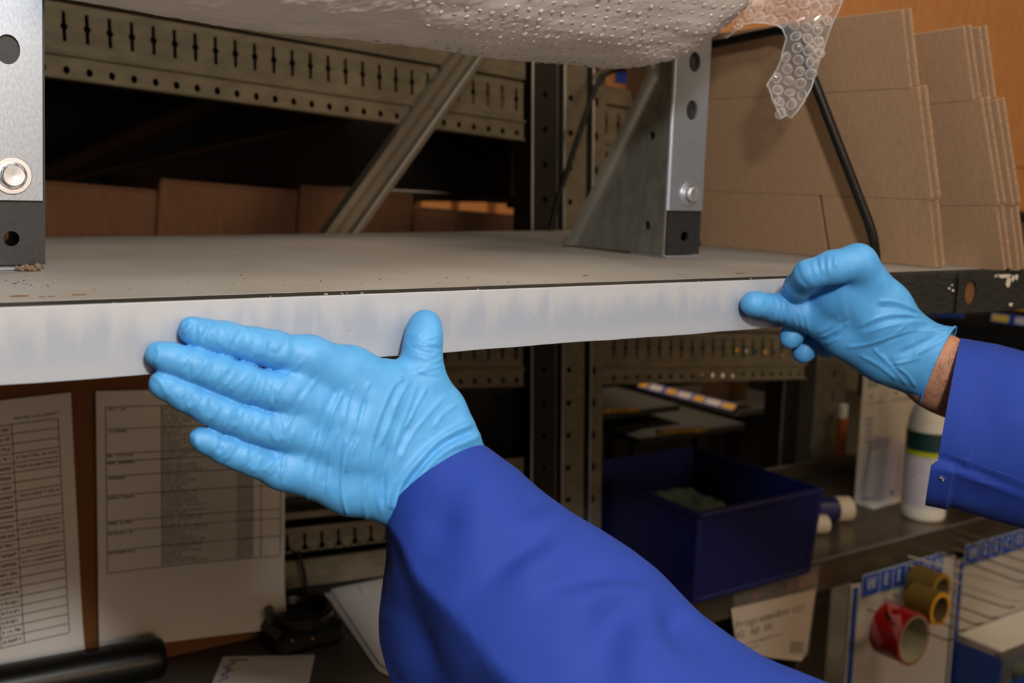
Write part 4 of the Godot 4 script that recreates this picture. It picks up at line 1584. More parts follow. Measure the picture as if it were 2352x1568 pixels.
	var rp := Mb.new()
	for s in [[1812, 1348, 0.010], [1840, 1341, 0.012], [1735, 1368, 0.006]]:
		box(rp, pz(s[0], s[1], zt + 0.001), Vector3(s[2], 0.011, 0.0004))
	part("red_print", rp, mat(Color(0.55, 0.22, 0.20), 0.7), tg)

# ---------------------------------------------------------------- display boards with hooks and tape below the steel shelf
func display() -> void:
	var zb := -0.4885
	for k in 2:
		var t := thing("display_board", ["white display board with blue letter header holding tape rolls", "white display board with empty hooks and blue tray"][k], "display board", pz([2080, 2300][k], 1500, zb), "hook display boards")
		var x0 := pz([1955, 2194][k], 1400, zb).x
		var x1: float = pz([2190, 2500][k], 1400, zb).x - [0.004, 0.0][k]
		var ytop := pz([1965, 2200][k], [1345, 1290][k], zb).y
		part("panel", bx(Mb.new(), Vector3(x0, 0.18, zb - 0.008), Vector3(x1, ytop, zb - 0.002), 0.001), mat(Color(0.70, 0.68, 0.66), 0.55), t)
		var eb := Mb.new()
		bx(eb, Vector3(x0 + 0.004, 0.18, zb - 0.0025), Vector3(x0 + 0.018, ytop - 0.004, zb - 0.0012), 0.0004)
		part("blue_edge", eb, M.blue, t)
		# header: a white strip with a blue square for each letter
		var h0: Vector3 = [pz(1978, 1374, zb + 0.001), pz(2215, 1301, zb + 0.001)][k]
		var sq := 0.0375
		var hd := Mb.new()
		var hh := 0.040
		bx(hd, Vector3(h0.x, h0.y, zb - 0.001), Vector3(h0.x + sq * 6.35, h0.y + hh, zb + 0.001), 0.0005)
		part("header", hd, mat(Color(0.62, 0.66, 0.76), 0.45), t)
		for i in 6:
			var wide := 0.046 if i == 0 else 0.0335
			var xs := h0.x + 0.001 + (0.0 if i == 0 else 0.0495 + (i - 1) * 0.0375)
			var s := Mb.new()
			bx(s, Vector3(xs, h0.y + 0.0015, zb + 0.0008), Vector3(xs + wide, h0.y + hh - 0.0015, zb + 0.0018), 0.0004)
			var bs := part("blue_square", s, M.label_blue, t)
			letters("letter", "WEICON"[i], 0.021, mat(Color(0.62, 0.66, 0.74), 0.5), bs, Transform3D(Basis.IDENTITY, Vector3(xs + wide * 0.22, h0.y + 0.010, zb + 0.002)), "Droid Sans", 1.0, true)
		# hooks: root and tip in the photograph's frame
		var hooks: Array = [[[2081, 1433, 2182, 1473], [2117, 1411, 2213, 1451], [2145, 1398, 2250, 1437], [2173, 1381, 2285, 1423]], [[2203, 1360, 2322, 1398], [2204, 1338, 2338, 1384], [2211, 1313, 2345, 1352], [2246, 1301, 2350, 1339], [2272, 1287, 2362, 1318], [2296, 1270, 2400, 1305], [2330, 1258, 2440, 1290]]][k]
		for hk in hooks:
			var r0 := pz(hk[0], hk[1], -0.42)
			var r1 := pz(hk[2], hk[3], -0.345)
			var d := (r1 - r0).normalized()
			r0 = r0 - d * ((r0.z - (zb - 0.004)) / d.z)
			var m := Mb.new()
			tube(m, bend([r0, r1 - d * 0.006, r1 + d * 0.006 + Vector3(0, 0.006, 0)], 0.006, 4), 0.0016, 8)
			part("hook", m, M.wire, t)
	# tray at the second board's foot
	var tr := thing("blue_tray", "open blue cardboard tray under the empty hooks", "tray", pz(2230, 1540, -0.42))
	var c0 := pz(2196, 1472, -0.4864)
	var c1 := pz(2305, 1516, -0.40)
	var m1 := Mb.new()
	bx(m1, Vector3(c0.x, 0.20, -0.486), Vector3(c0.x + 0.004, c0.y, c1.z), 0.0006)
	bx(m1, Vector3(c0.x + 0.004, 0.20, c1.z - 0.004), Vector3(c0.x + 0.36, c1.y - 0.05, c1.z), 0.0006)
	part("side", m1, M.blue, tr)
	var m2 := Mb.new()
	bx(m2, Vector3(c0.x + 0.006, c1.y + 0.012, -0.4855), Vector3(c0.x + 0.36, c1.y + 0.016, c1.z - 0.006), 0.0006)
	part("white_insert", m2, M.white, tr)
	var gb := thing("green_roll", "grey-green rounded roll end at the frame's lower right corner", "roll", pz(2350, 1545, -0.40))
	var gm := Mb.new()
	var gc := pz(2362, 1552, -0.42)
	lathe(gm, [Vector2(0, -0.02), Vector2(0.024, -0.02), Vector2(0.024, 0.016), Vector2(0.020, 0.02), Vector2(0, 0.02)], Transform3D(Basis(Vector3.RIGHT, Vector3.BACK, Vector3.DOWN), gc), 32)
	part("roll", gm, mat(Color(0.36, 0.42, 0.33), 0.6), gb)
	# tape rolls on the hooks
	var prn := img_tex(512, 96, func(x, y):
		var s := fposmod(float(x) + y * 1.3, 128.0)
		var c := Color(0.62, 0.03, 0.05)
		if s < 52.0:
			c = Color(0.74, 0.42, 0.46)
		var qx := fposmod(float(x), 128.0) - 64.0
		var qy := float(y) - 48.0
		if absf(qx + qy * 0.6) < 7.0 and absf(qy) < 26.0 and int(qy) % 9 < 5:
			c = Color(0.10, 0.03, 0.06)
		if Vector2(qx - 34.0, qy).length() < 15.0:
			c = Color(0.60, 0.02, 0.04)
		return c)
	var red := mat(Color.WHITE, 0.35)
	red.albedo_texture = prn
	var yel := mat(Color(0.80, 0.58, 0.16), 0.5)
	for s in [["tape_roll", "large red tape roll with pale warning print on a hook", 2099, 1468, -0.385, 0.043, 0.0365, 0.052, red, mat(Color(0.52, 0.16, 0.16), 0.6)], ["tape_roll", "yellow tape roll on the hook right of the red roll", 2160, 1399, -0.395, 0.0285, 0.0195, 0.05, mat(Color(0.42, 0.34, 0.12), 0.5), yel], ["tape_roll", "dull yellow tape roll farthest back under the letter header", 2163, 1353, -0.425, 0.0275, 0.018, 0.05, mat(Color(0.38, 0.31, 0.12), 0.5), mat(Color(0.55, 0.42, 0.14), 0.5)]]:
		var c := pz(s[2], s[3], s[4])
		var t := thing(s[0], s[1], "tape roll", c - Vector3(0, s[5], 0), "tape rolls on hooks")
		var f := Transform3D(Basis(Vector3.RIGHT, Vector3.BACK, Vector3.DOWN), c)
		var o := Mb.new()
		lathe(o, [Vector2(s[5], -s[7]), Vector2(s[5], 0)], f, 56)
		part("tape_face", o, s[8], t)
		var e := Mb.new()
		lathe(e, [Vector2(s[5], 0), Vector2(s[6] + 0.002, 0.0005)], f, 56)
		part("tape_edge", e, s[9], t)
		var k2 := Mb.new()
		lathe(k2, [Vector2(s[6] + 0.002, 0.0005), Vector2(s[6], 0.0005), Vector2(s[6], -s[7])], f, 56)
		part("core", k2, mat(Color(0.62, 0.60, 0.50), 0.8) if s[5] > 0.04 else mat(Color(0.35, 0.28, 0.14), 0.8), t)

# ---------------------------------------------------------------- sloping shelves with price rails, far right
func rail_strip(t: Node3D, a: Vector3, b: Vector3, h: float, marks: Array, face: Vector3, base: Material) -> void:
	var d := b - a
	var n := d.normalized()
	var up := face.cross(n).normalized()
	if up.y < 0.0:
		up = -up
	var bs := Basis(n, up, n.cross(up))
	var m := Mb.new()
	box(m, (a + b) * 0.5, Vector3(d.length(), h, 0.006), 0.001, bs)
	part("rail", m, base, t)
	for k in marks:
		var c := a.lerp(b, (k[0] + k[1]) * 0.5)
		var l := Mb.new()
		box(l, c + face.normalized() * 0.0032, Vector3(d.length() * (k[1] - k[0]), h * 0.72, 0.0012), 0.0003, bs)
		part("price_label", l, k[2], t)

func flow_rack() -> void:
	var xw := 1.98
	var f := Vector3(-0.55, 0.75, 0.40)
	var w2 := mat(Color(0.78, 0.76, 0.78), 0.5)
	var yl := mat(Color(0.80, 0.62, 0.10), 0.5)
	var a := pxx(1470, 883, xw)
	var b := pxx(1688, 938, xw)
	var t := thing("flow_shelf", "dark sloping shelf with blue rail of yellow and white price labels", "shelf", Vector3(xw, 0, (a.z + b.z) * 0.5))
	rail_strip(t, a, b, 0.026, [[0.0, 0.09, yl], [0.12, 0.25, w2], [0.30, 0.41, yl], [0.43, 0.56, w2], [0.59, 0.70, yl], [0.72, 0.86, w2], [0.88, 1.0, yl]], f, M.label_blue)
	var dk := Mb.new()
	box(dk, (a + b) * 0.5 + Vector3(0.16, -0.030, 0.0), Vector3(0.31, 0.025, a.distance_to(b)), 0.002)
	part("deck", dk, M.rack_dark, t)
	for z in [a.z + 0.02, b.z - 0.02]:
		part("leg", bx(Mb.new(), Vector3(xw + 0.28, 0, z - 0.01), Vector3(xw + 0.30, a.y - 0.03, z + 0.01), 0.001), M.rack_dark, t)
	var kc := carton("small pale carton standing on the sloping shelf's rail side", pxx(1676, 893, xw + 0.07) + Vector3(0, 0.0, -0.02), Vector3(0.07, 0.052, 0.10), mat(Color(0.66, 0.52, 0.38), 0.8))
	var lid := Mb.new()
	var kp := pxx(1676, 893, xw + 0.07) + Vector3(0, 0.0, -0.02)
	box(lid, kp + Vector3(0, 0.0285, 0), Vector3(0.072, 0.004, 0.102), 0.001)
	part("lid", lid, M.white, kc)
	# dark drawer block right of it
	var z1 := -1.195
	var q0 := pz(1693, 1062, z1)
	var q1 := pz(1800, 932, z1)
	var db := thing("dark_board", "very dark brown upright board between sloping shelf and uprights", "board", Vector3((q0.x + q1.x) * 0.5, 0.0, z1 - 0.03))
	part("body", bx(Mb.new(), Vector3(q0.x, 0.0, z1 - 0.05), Vector3(q1.x, q1.y, z1), 0.003), mat(Color(0.10, 0.055, 0.035), 0.8), db)
	# two lower rails with yellow labels
	for s in [[1362, 944, 1466, 940, -0.95, "lower dark shelf with yellow label rail, left behind the bin"], [1508, 992, 1620, 986, -0.88, "lower dark shelf with yellow label rail, right behind the bin"]]:
		var c := pz(s[0], s[1], s[4])
		var d := pz(s[2], s[3], s[4])
		var u := thing("low_shelf", s[5], "shelf", Vector3((c.x + d.x) * 0.5, 0, s[4]))
		var mk := []
		for k in 8:
			mk.append([k / 8.0 + 0.006, (k + 1) / 8.0 - 0.012, mat(Color(0.62, 0.45, 0.07).darkened(rng.randf() * 0.25), 0.5)])
		rail_strip(u, c, d, 0.010, mk, Vector3.BACK, M.rack_dark)
		var p := Mb.new()
		bx(p, Vector3(c.x - 0.04, c.y - 0.022, s[4] - 0.2), Vector3(d.x + 0.12, c.y - 0.009, s[4] - 0.002), 0.002)
		part("deck", p, M.deck, u)
		for x in [c.x - 0.02, d.x + 0.09]:
			part("leg", bx(Mb.new(), Vector3(x, 0, s[4] - 0.12), Vector3(x + 0.012, c.y - 0.022, s[4] - 0.10), 0.001), M.rack_dark, u)
	# little coloured reflector dots in the beam's slots
	for k in 6:
		var c := pz([1692, 1714, 1738, 1757, 1778, 1796][k], [804, 806, 806, 809, 809, 816][k], -0.6675)
		var dt := thing("marker_dot", ["yellow dot marker, first from the left in the slotted beam", "white dot marker, second from the left in the slotted beam", "first blue dot marker between white and yellow in the slotted beam", "tall yellow dot marker between two blue dots in the slotted beam", "blue dot marker right of the tall yellow one in the slotted beam", "pale dot marker nearest the gloved fingertips in the slotted beam"][k], "marker", c, "dot markers in the slotted beam")
		var m := Mb.new()
		lathe(m, [Vector2(0.0036, 0), Vector2(0.0034, 0.001), Vector2(0, 0.001)], Transform3D(Basis(Vector3.RIGHT, Vector3.BACK * [1.0, 1.1, 1.0, 1.6, 1.0, 1.9][k], Vector3.DOWN).orthonormalized(), c), 14)
		part("dot", m, [M.yellow, w2, mat(Color(0.22, 0.30, 0.46), 0.5), M.yellow, mat(Color(0.20, 0.27, 0.42), 0.5), mat(Color(0.62, 0.52, 0.48), 0.5)][k], dt)
	# the next rack's price rails, at the right edge of the picture
	var xr := 2.3
	var r := thing("price_rack", "black shelf rack with blue price rails beyond the shelf's right end", "shelf", pxx(2300, 760, xr))
	var r0 := pxx(2100, 716, xr)
	var r1 := pxx(2212, 722, xr)
	var r2 := pxx(2276, 728, xr)
	var r3 := pxx(2400, 744, xr)
	var fc2 := Vector3(-0.85, 0.15, 0.5)
	rail_strip(r, r0, r1, 0.020, [[0.1, 0.9, mat(Color(0.20, 0.32, 0.62), 0.5)]], fc2, M.label_blue)
	rail_strip(r, r2, r3, 0.022, [[0.02, 0.34, mat(Color(0.86, 0.74, 0.34), 0.5)], [0.46, 0.80, w2]], fc2, M.label_blue)
	var bb := Mb.new()
	bx(bb, Vector3(xr + 0.01, 0.80, r0.z - 0.15), Vector3(xr + 0.5, r0.y - 0.012, r3.z + 0.1), 0.003)
	part("body", bb, mat(Color(0.035, 0.033, 0.035), 0.6), r)
	part("foot", bx(Mb.new(), Vector3(xr + 0.03, 0.0, r0.z - 0.14), Vector3(xr + 0.48, 0.80, r0.z + 0.02), 0.003), M.rack_dark, r)
	var yb := Mb.new()
	bx(yb, pxx(2322, 712, xr + 0.03), pxx(2322, 712, xr + 0.03) + Vector3(0.10, 0.05, 0.12), 0.004)
	var yo := thing("yellow_box", "yellow box on the black price rack at the picture's right edge", "box", pxx(2322, 712, xr + 0.03))
	part("body", yb, M.yellow, yo)

# ---------------------------------------------------------------- flat folded cartons leaning on the black rods
func flat_carton(label: String, p0: Vector3, lean: float, yaw: float, len: float, second: float, slot_at: float, group: String, tall := 1.0, roll := 0.0) -> void:
	var ux := Vector3(sin(yaw), 0, -cos(yaw))
	var side := Vector3(cos(yaw), 0, sin(yaw))
	var uy := (Vector3.UP - side * lean).normalized()
	var uz := ux.cross(uy).normalized()
	ux = ux.rotated(uz, -roll)
	uy = uy.rotated(uz, -roll)
	var t := thing("flat_carton", label, "carton", p0, group)
	for k in 2:
		var o := p0 + uz * (0.0052 * k) + ux * (second * k)
		var xf := Transform3D(Basis(ux, uy * tall, uz), o)
		var th := 0.0036
		# lower flaps, panel, upper flaps: their own pieces, hinged at creases
		var low := PackedVector2Array([Vector2(0.0045, 0.0), Vector2(len, 0.0), Vector2(len, 0.0695), Vector2(0.0025, 0.0695)])
		if k == 0 and slot_at > 0.0:
			var l1 := PackedVector2Array([Vector2(0.0045, 0.0), Vector2(slot_at - 0.002, 0.0), Vector2(slot_at - 0.002, 0.0695), Vector2(0.0025, 0.0695)])
			var l2 := PackedVector2Array([Vector2(slot_at + 0.0025, 0.0), Vector2(len, 0.0), Vector2(len, 0.0695), Vector2(slot_at + 0.0025, 0.0695)])
			part("lower_flap", slab(Mb.new(), l1, th, xf), M.card, t)
			part("lower_flap", slab(Mb.new(), l2, th, xf), M.card, t)
		else:
			part("lower_flap", slab(Mb.new(), low, th, xf), M.card, t)
		part("panel", slab(Mb.new(), PackedVector2Array([Vector2(0, 0.0700), Vector2(len, 0.0700), Vector2(len, 0.1790), Vector2(0, 0.1790)]), th, xf), M.card, t)
		part("upper_flap", slab(Mb.new(), PackedVector2Array([Vector2(0.0075, 0.1795), Vector2(len, 0.1795), Vector2(len, 0.2510), Vector2(0.006, 0.2515)]), th, xf), M.card, t)
		# corrugated edge: a zigzag web between the liners
		var e := Mb.new()
		for part_ in [[0.0043, 0.0, 0.0692, 0.0022], [-0.0003, 0.0703, 0.1787, -0.0003], [0.0072, 0.1798, 0.2510, 0.0058]]:
			var n := 26
			for i in n:
				var v0 := lerpf(part_[1], part_[2], float(i) / n)
				var v1 := lerpf(part_[1], part_[2], float(i + 1) / n)
				var w0: float = 0.0005 + (0.0026 if i % 2 == 0 else 0.0)
				var u0 := lerpf(part_[0], part_[3], float(i) / n)
				box(e, xf * Vector3(u0, (v0 + v1) * 0.5, 0.0018), Vector3(0.0005, (v1 - v0) * 0.7, 0.0006 + w0 * 0.6), 0.0, xf.basis)
		part("fluted_edge", e, M.card_edge, t)
	# glued joint strip near the free edge
	var g := Mb.new()
	slab(g, PackedVector2Array([Vector2(0.0004, 0.071), Vector2(0.033, 0.071), Vector2(0.033, 0.178), Vector2(0.0004, 0.178)]), 0.00008, Transform3D(Basis(ux, uy * tall, uz), p0 - uz * 0.00008))
	part("joint_strip", g, M.card, t)

func flat_cartons() -> void:
	flat_carton("flat folded carton in front, with a slit in its lower flap", Vector3(0.949, TOP + 0.0005, -0.031), 0.345, 0.0, 0.385, -0.004, 0.128, "flat cartons standing on the shelf")
	flat_carton("flat folded carton behind the slit one, second from the front", Vector3(1.004, TOP + 0.0005, 0.006), 0.35, 0.0, 0.36, -0.003, 0.0, "flat cartons standing on the shelf", 0.955, 0.05)
	flat_carton("flat folded carton farthest right in the leaning row", Vector3(1.0165, TOP + 0.0005, 0.013), 0.345, 0.0, 0.36, -0.003, 0.0, "flat cartons standing on the shelf", 0.955, 0.05)

func hoops() -> void:
	var s := 0.335
	var nn := Vector3(1, s, 0)
	var p0 := Vector3(0.930, TOP, 0)
	var foot := pp(2011, 604, p0, nn)
	foot.y = TOP + 0.001
	var b1 := pp(2011, 552, p0, nn)
	var cr := pp(1822, 62, p0, nn)
	var far_top := pp(1560, 118, p0, nn)
	var pts := bend([foot, b1, cr, far_top, far_top + Vector3(0.06, -0.20, -0.02), Vector3(0.932, TOP + 0.001, far_top.z - 0.03)], 0.022, 6)
	var t := thing("rod_divider", "bent black steel rod hoop holding up the flat cartons", "divider rod", foot, "bent rod dividers")
	var m := Mb.new()
	tube(m, pts, 0.0049, 14)
	part("hoop", m, M.rod, t)
	var z := -0.625
	var q := bend([pz(1262, 545, z), pz(1281, 455, z), pz(1372, 185, z), pz(1400, 162, z), pz(1520, 150, z - 0.05), pz(1560, 220, z - 0.06)], 0.02, 5)
	q[0].y = TOP + 0.001
	var u := thing("rod_divider", "thin dark rod hoop leaning right by the rack upright", "divider rod", q[0], "bent rod dividers")
	var w := Mb.new()
	tube(w, q, 0.0042, 12)
	part("hoop", w, M.rod, u)

# ---------------------------------------------------------------- bubble wrap bundle hanging over the shelf, with a torn tongue
func bubble_wrap() -> void:
	var t := thing("bubble_wrap", "big whitish bundle of bubble wrap hanging above the shelf", "bubble wrap", Vector3(0.4, 1.41, -0.1))
	var nz := noise(7.0, 3, FastNoiseLite.TYPE_SIMPLEX_SMOOTH, 8)
	var n2 := noise(42.0, 2, FastNoiseLite.TYPE_SIMPLEX_SMOOTH, 18)
	var n3 := noise(1.0, 3, FastNoiseLite.TYPE_SIMPLEX_SMOOTH, 28)
	var surf := func(x: float, a: float) -> Vector3:
		# a = 0 straight down, positive towards the viewer
		var k := smoothstep(0.585, 0.735, x)
		var r := 0.150 * (1.0 - 0.62 * k * k) * (1.0 - 0.05 * smoothstep(0.3, 0.12, x))
		var yc := 1.567 + 0.028 * k
		var wob := 0.003 * nz.get_noise_2d(x, a * 0.25)
		var cr := 0.0008 * n3.get_noise_2d(x * 95.0, a * 46.0) * (1.0 - 0.6 * smoothstep(0.30, 0.45, x)) + 0.0004 * n2.get_noise_2d(x, a)
		return Vector3(x, yc, -0.105) + Vector3(0, -cos(a), sin(a)) * (r + wob + cr)
	var m := Mb.new()
	var rows := []
	for i in 151:
		var row := []
		for j in 330:
			row.append(surf.call(lerpf(0.150, 0.735, j / 329.0), lerpf(-0.9, 1.75, i / 150.0)))
		rows.append(row)
	m.sheet(rows)
	var back := []
	for i in 13:
		var row := []
		for j in 40:
			row.append(surf.call(lerpf(0.150, 0.735, j / 39.0), lerpf(1.75, TAU - 0.9, i / 12.0)))
		back.append(row)
	m.sheet(back)
	for x in [0.150, 0.735]:
		var cap := []
		for i in 40:
			cap.append(surf.call(x, TAU * i / 40.0))
		m.face(cap, Vector3(0.4, 1.58, -0.105))
	var bm := mat(Color(0.90, 0.86, 0.82), 0.42)
	bm.subsurf_scatter_enabled = true
	bm.subsurf_scatter_strength = 0.15
	part("wrap_layers", m, bm, t)
	var rod := Mb.new()
	tube(rod, [Vector3(0.06, 1.567, -0.150), Vector3(0.86, 1.567, -0.150)], 0.012, 12)
	part("carrier_rod", rod, M.zinc, t)
	# rows of small bubbles on the right half: too many to pick apart, one part
	var dome := Mb.new()
	lathe(dome, [Vector2(0.0042, 0), Vector2(0.0040, 0.0010), Vector2(0.0034, 0.0018), Vector2(0.0022, 0.0023), Vector2(0.0, 0.0025)], Transform3D.IDENTITY, 12)
	var mm := MultiMesh.new()
	mm.transform_format = MultiMesh.TRANSFORM_3D
	mm.mesh = dome.mesh()
	var put := []
	for i in 40:
		for j in 46:
			var x := 0.335 + 0.0100 * j + (0.005 if i % 2 else 0.0)
			if x > 0.735:
				continue
			var a := -0.55 + 0.0092 / 0.15 * i
			var fade := smoothstep(0.335, 0.46, x + 0.05 * nz.get_noise_2d(x, a))
			if rng.randf() > fade * 1.2:
				continue
			var p: Vector3 = surf.call(x, a)
			var nn := (Vector3(0, -cos(a), sin(a)) + Vector3(rng.randf_range(-0.25, 0.25), rng.randf_range(-0.25, 0.25), rng.randf_range(-0.25, 0.25))).normalized()
			var e := nn.cross(Vector3.RIGHT).normalized()
			var s := rng.randf_range(0.34, 0.52)
			put.append(Transform3D(Basis(e * s, nn * rng.randf_range(0.14, 0.34), e.cross(nn) * s), p))
	mm.instance_count = put.size()
	for i in put.size():
		mm.set_instance_transform(i, put[i])
	var mi := MultiMeshInstance3D.new()
	mi.name = "small_bubbles"
	mi.multimesh = mm
	mi.material_override = mat(Color(0.88, 0.84, 0.81), 0.12)
	mi.set_meta("kind", "stuff")
	t.add_child(mi, true)
	mi.transform = where(t).affine_inverse()
	# the tongue: one clear layer with its bubbles, torn off at the bottom
	var film := glassy(Color(0.93, 0.92, 0.93), 0.13, 0.10)
	var clear := glassy(Color(0.93, 0.92, 0.93), 0.10, 0.05)
	var edge := PackedVector2Array()
	for q in [[1650, 92], [1690, 58], [1700, -60], [1960, -60], [1936, 0], [1925, 28], [1912, 58], [1896, 102], [1877, 155], [1862, 200], [1845, 232], [1830, 252], [1815, 270], [1806, 264], [1793, 270], [1785, 252], [1776, 232], [1768, 205], [1762, 196], [1772, 180], [1786, 160], [1793, 140], [1800, 112], [1806, 88], [1798, 66], [1785, 58], [1760, 53], [1730, 52], [1706, 56], [1690, 70], [1668, 88]]:
		edge.append(Vector2(q[0], q[1]))
	var pl0 := EYE + sight(1830, 110) * 1.0
	var pln := (-sight(1830, 110) + Vector3(0.10, 0.0, 0.12)).normalized()
	var lay := func(q: Vector2, off: float) -> Vector3:
		var p := pp(q.x, q.y, pl0, pln)
		var curl := 0.0035 * sin(q.x * 0.045) + 0.007 * smoothstep(1.43, 1.38, p.y) + 0.003 * nz.get_noise_2d(q.x * 0.006, q.y * 0.006)
		return p + pln * (curl + off)
	var tri := Geometry2D.triangulate_polygon(edge)
	var fm := Mb.new()
	for i in range(0, tri.size(), 3):
		sub_tri(fm, lay, edge[tri[i]], edge[tri[i + 1]], edge[tri[i + 2]], 3)
	part("film", fm, film, t)
	var rim := Mb.new()
	var rp := []
	for i in range(4, edge.size()):
		rp.append(lay.call(edge[i], 0.0))
	tube(rim, rp, 0.0005, 6)
	part("torn_edge", rim, glassy(Color(0.95, 0.95, 0.95), 0.5, 0.15), t)
	var prof := [Vector2(0.0047, 0), Vector2(0.0047, 0.0012), Vector2(0.0044, 0.0026), Vector2(0.0036, 0.0036), Vector2(0.0022, 0.0042), Vector2(0, 0.0044)]
	var one := Mb.new()
	lathe(one, prof, Transform3D.IDENTITY, 20)
	var bmesh := one.mesh()
	var ringm := Mb.new()
	var rpts := []
	for i in 21:
		rpts.append(Vector3(cos(TAU * i / 20.0), 0, sin(TAU * i / 20.0)) * 0.0048)
	tube(ringm, rpts, 0.0006, 5, false)
	var rmesh := ringm.mesh()
	var rim_m := glassy(Color(0.96, 0.95, 0.95), 0.42, 0.12)
	for i in range(-14, 15):
		for j in range(-14, 15):
			var g := Vector2(26.5, 5.7) * i + Vector2(2.6, 27.0) * j + Vector2(1830, 110)
			if not Geometry2D.is_point_in_polygon(g, edge) or g.y < -40.0:
				continue
			var inside := true
			for k in 8:
				if not Geometry2D.is_point_in_polygon(g + Vector2.from_angle(TAU * k / 8.0) * 3.0, edge):
					inside = false
			if not inside:
				continue
			var c: Vector3 = lay.call(g, 0.0)
			var dx: Vector3 = (lay.call(g + Vector2(4, 0), 0.0) - c).normalized()
			var dy: Vector3 = (lay.call(g + Vector2(0, 4), 0.0) - c).normalized()
			var nn := dy.cross(dx).normalized()
			if nn.z < 0.0:
				nn = -nn
			var o := MeshInstance3D.new()
			o.name = "bubble"
			o.mesh = bmesh
			o.material_override = clear
			t.add_child(o, true)
			var ex := nn.cross(Vector3.UP).normalized()
			var s := rng.randf_range(0.92, 1.04)
			o.transform = where(t).affine_inverse() * Transform3D(Basis(ex * s, nn * rng.randf_range(0.6, 1.1), ex.cross(nn) * s), c)
			var w := MeshInstance3D.new()
			w.name = "seal_ring"
			w.mesh = rmesh
			w.material_override = rim_m
			o.add_child(w, true)

func sub_tri(m: Mb, lay: Callable, a: Vector2, b: Vector2, c: Vector2, n: int) -> void:
	if n == 0 or maxf(a.distance_to(b), maxf(b.distance_to(c), c.distance_to(a))) < 18.0:
		m.tri(lay.call(a, 0.0), lay.call(c, 0.0), lay.call(b, 0.0))
		return
	var ab := (a + b) * 0.5
	var bc := (b + c) * 0.5
	var ca := (c + a) * 0.5
	sub_tri(m, lay, a, ab, ca, n - 1)
	sub_tri(m, lay, ab, b, bc, n - 1)
	sub_tri(m, lay, ca, bc, c, n - 1)
	sub_tri(m, lay, ab, bc, ca, n - 1)

# ---------------------------------------------------------------- the person: two gloved hands, a bare wrist, two work-jacket sleeves
func LH(x: float, y: float, z: float) -> Vector3:      # measured on an enlargement of the left hand
	return pz(300.0 + 0.36356 * x, 660.0 + 0.36356 * y, z)

func RH(x: float, y: float, z: float) -> Vector3:      # measured on an enlargement of the right hand
	return pz(1640.0 + 0.44005 * x, 530.0 + 0.44005 * y, z)

func limb(hand: Callable, scale: float, pts: Array) -> Array:      # points (x, y, z, radius in enlargement pixels) to tapered bones
	var out := []
	for i in pts.size() - 1:
		var a: Vector3 = hand.call(pts[i][0], pts[i][1], pts[i][2])
		var b: Vector3 = hand.call(pts[i + 1][0], pts[i + 1][1], pts[i + 1][2])
		out.append([a, b, pts[i][3] * scale * far(a) / FPX, pts[i + 1][3] * scale * far(b) / FPX])
	return out

func lines(hand: Callable, z: float, list: Array, width: float, height: float, facing_min := 0.05) -> Array:
	var out := []
	for l in list:
		var pts := []
		for i in range(0, l.size(), 2):
			pts.append(hand.call(l[i], l[i + 1], z))
		# soften the polyline
		var soft := []
		for i in pts.size() - 1:
			for k in 4:
				var t := k / 4.0
				var p0: Vector3 = pts[maxi(i - 1, 0)]
				var p3: Vector3 = pts[mini(i + 2, pts.size() - 1)]
				soft.append((pts[i] as Vector3).cubic_interpolate(pts[i + 1], p0, p3, t))
		soft.append(pts[-1])
		out.append([soft, width * rng.randf_range(0.8, 1.25), height * rng.randf_range(0.7, 1.2), facing_min])
	return out

# short crossways wrinkles of loose rubber round the joints of a finger
func finger_wrinkles(hand: Callable, pts: Array, where_: Array, z: float) -> Array:
	var out := []
	for s in where_:
		var i := int(s)
		var t: float = s - i
		var a := Vector2(pts[i][0], pts[i][1])
		var b := Vector2(pts[i + 1][0], pts[i + 1][1])
		var r: float = lerpf(pts[i][3], pts[i + 1][3], t)
		var c := a.lerp(b, t)
		var d := (b - a).normalized()
		for k in 4:
			var o := c + d * rng.randf_range(-0.55, 0.55) * r
			var side := d.orthogonal().rotated(rng.randf_range(-0.45, 0.45))
			var e0 := o - side * r * rng.randf_range(0.2, 1.0)
			var e1 := o + side * r * rng.randf_range(0.2, 1.0)
			var mid := o + d * rng.randf_range(-0.14, 0.14) * r
			out.append_array(lines(hand, z, [[e0.x, e0.y, mid.x, mid.y, e1.x, e1.y]], 0.00095, 0.00062 if k != 1 else -0.0007, -0.2))
	return out

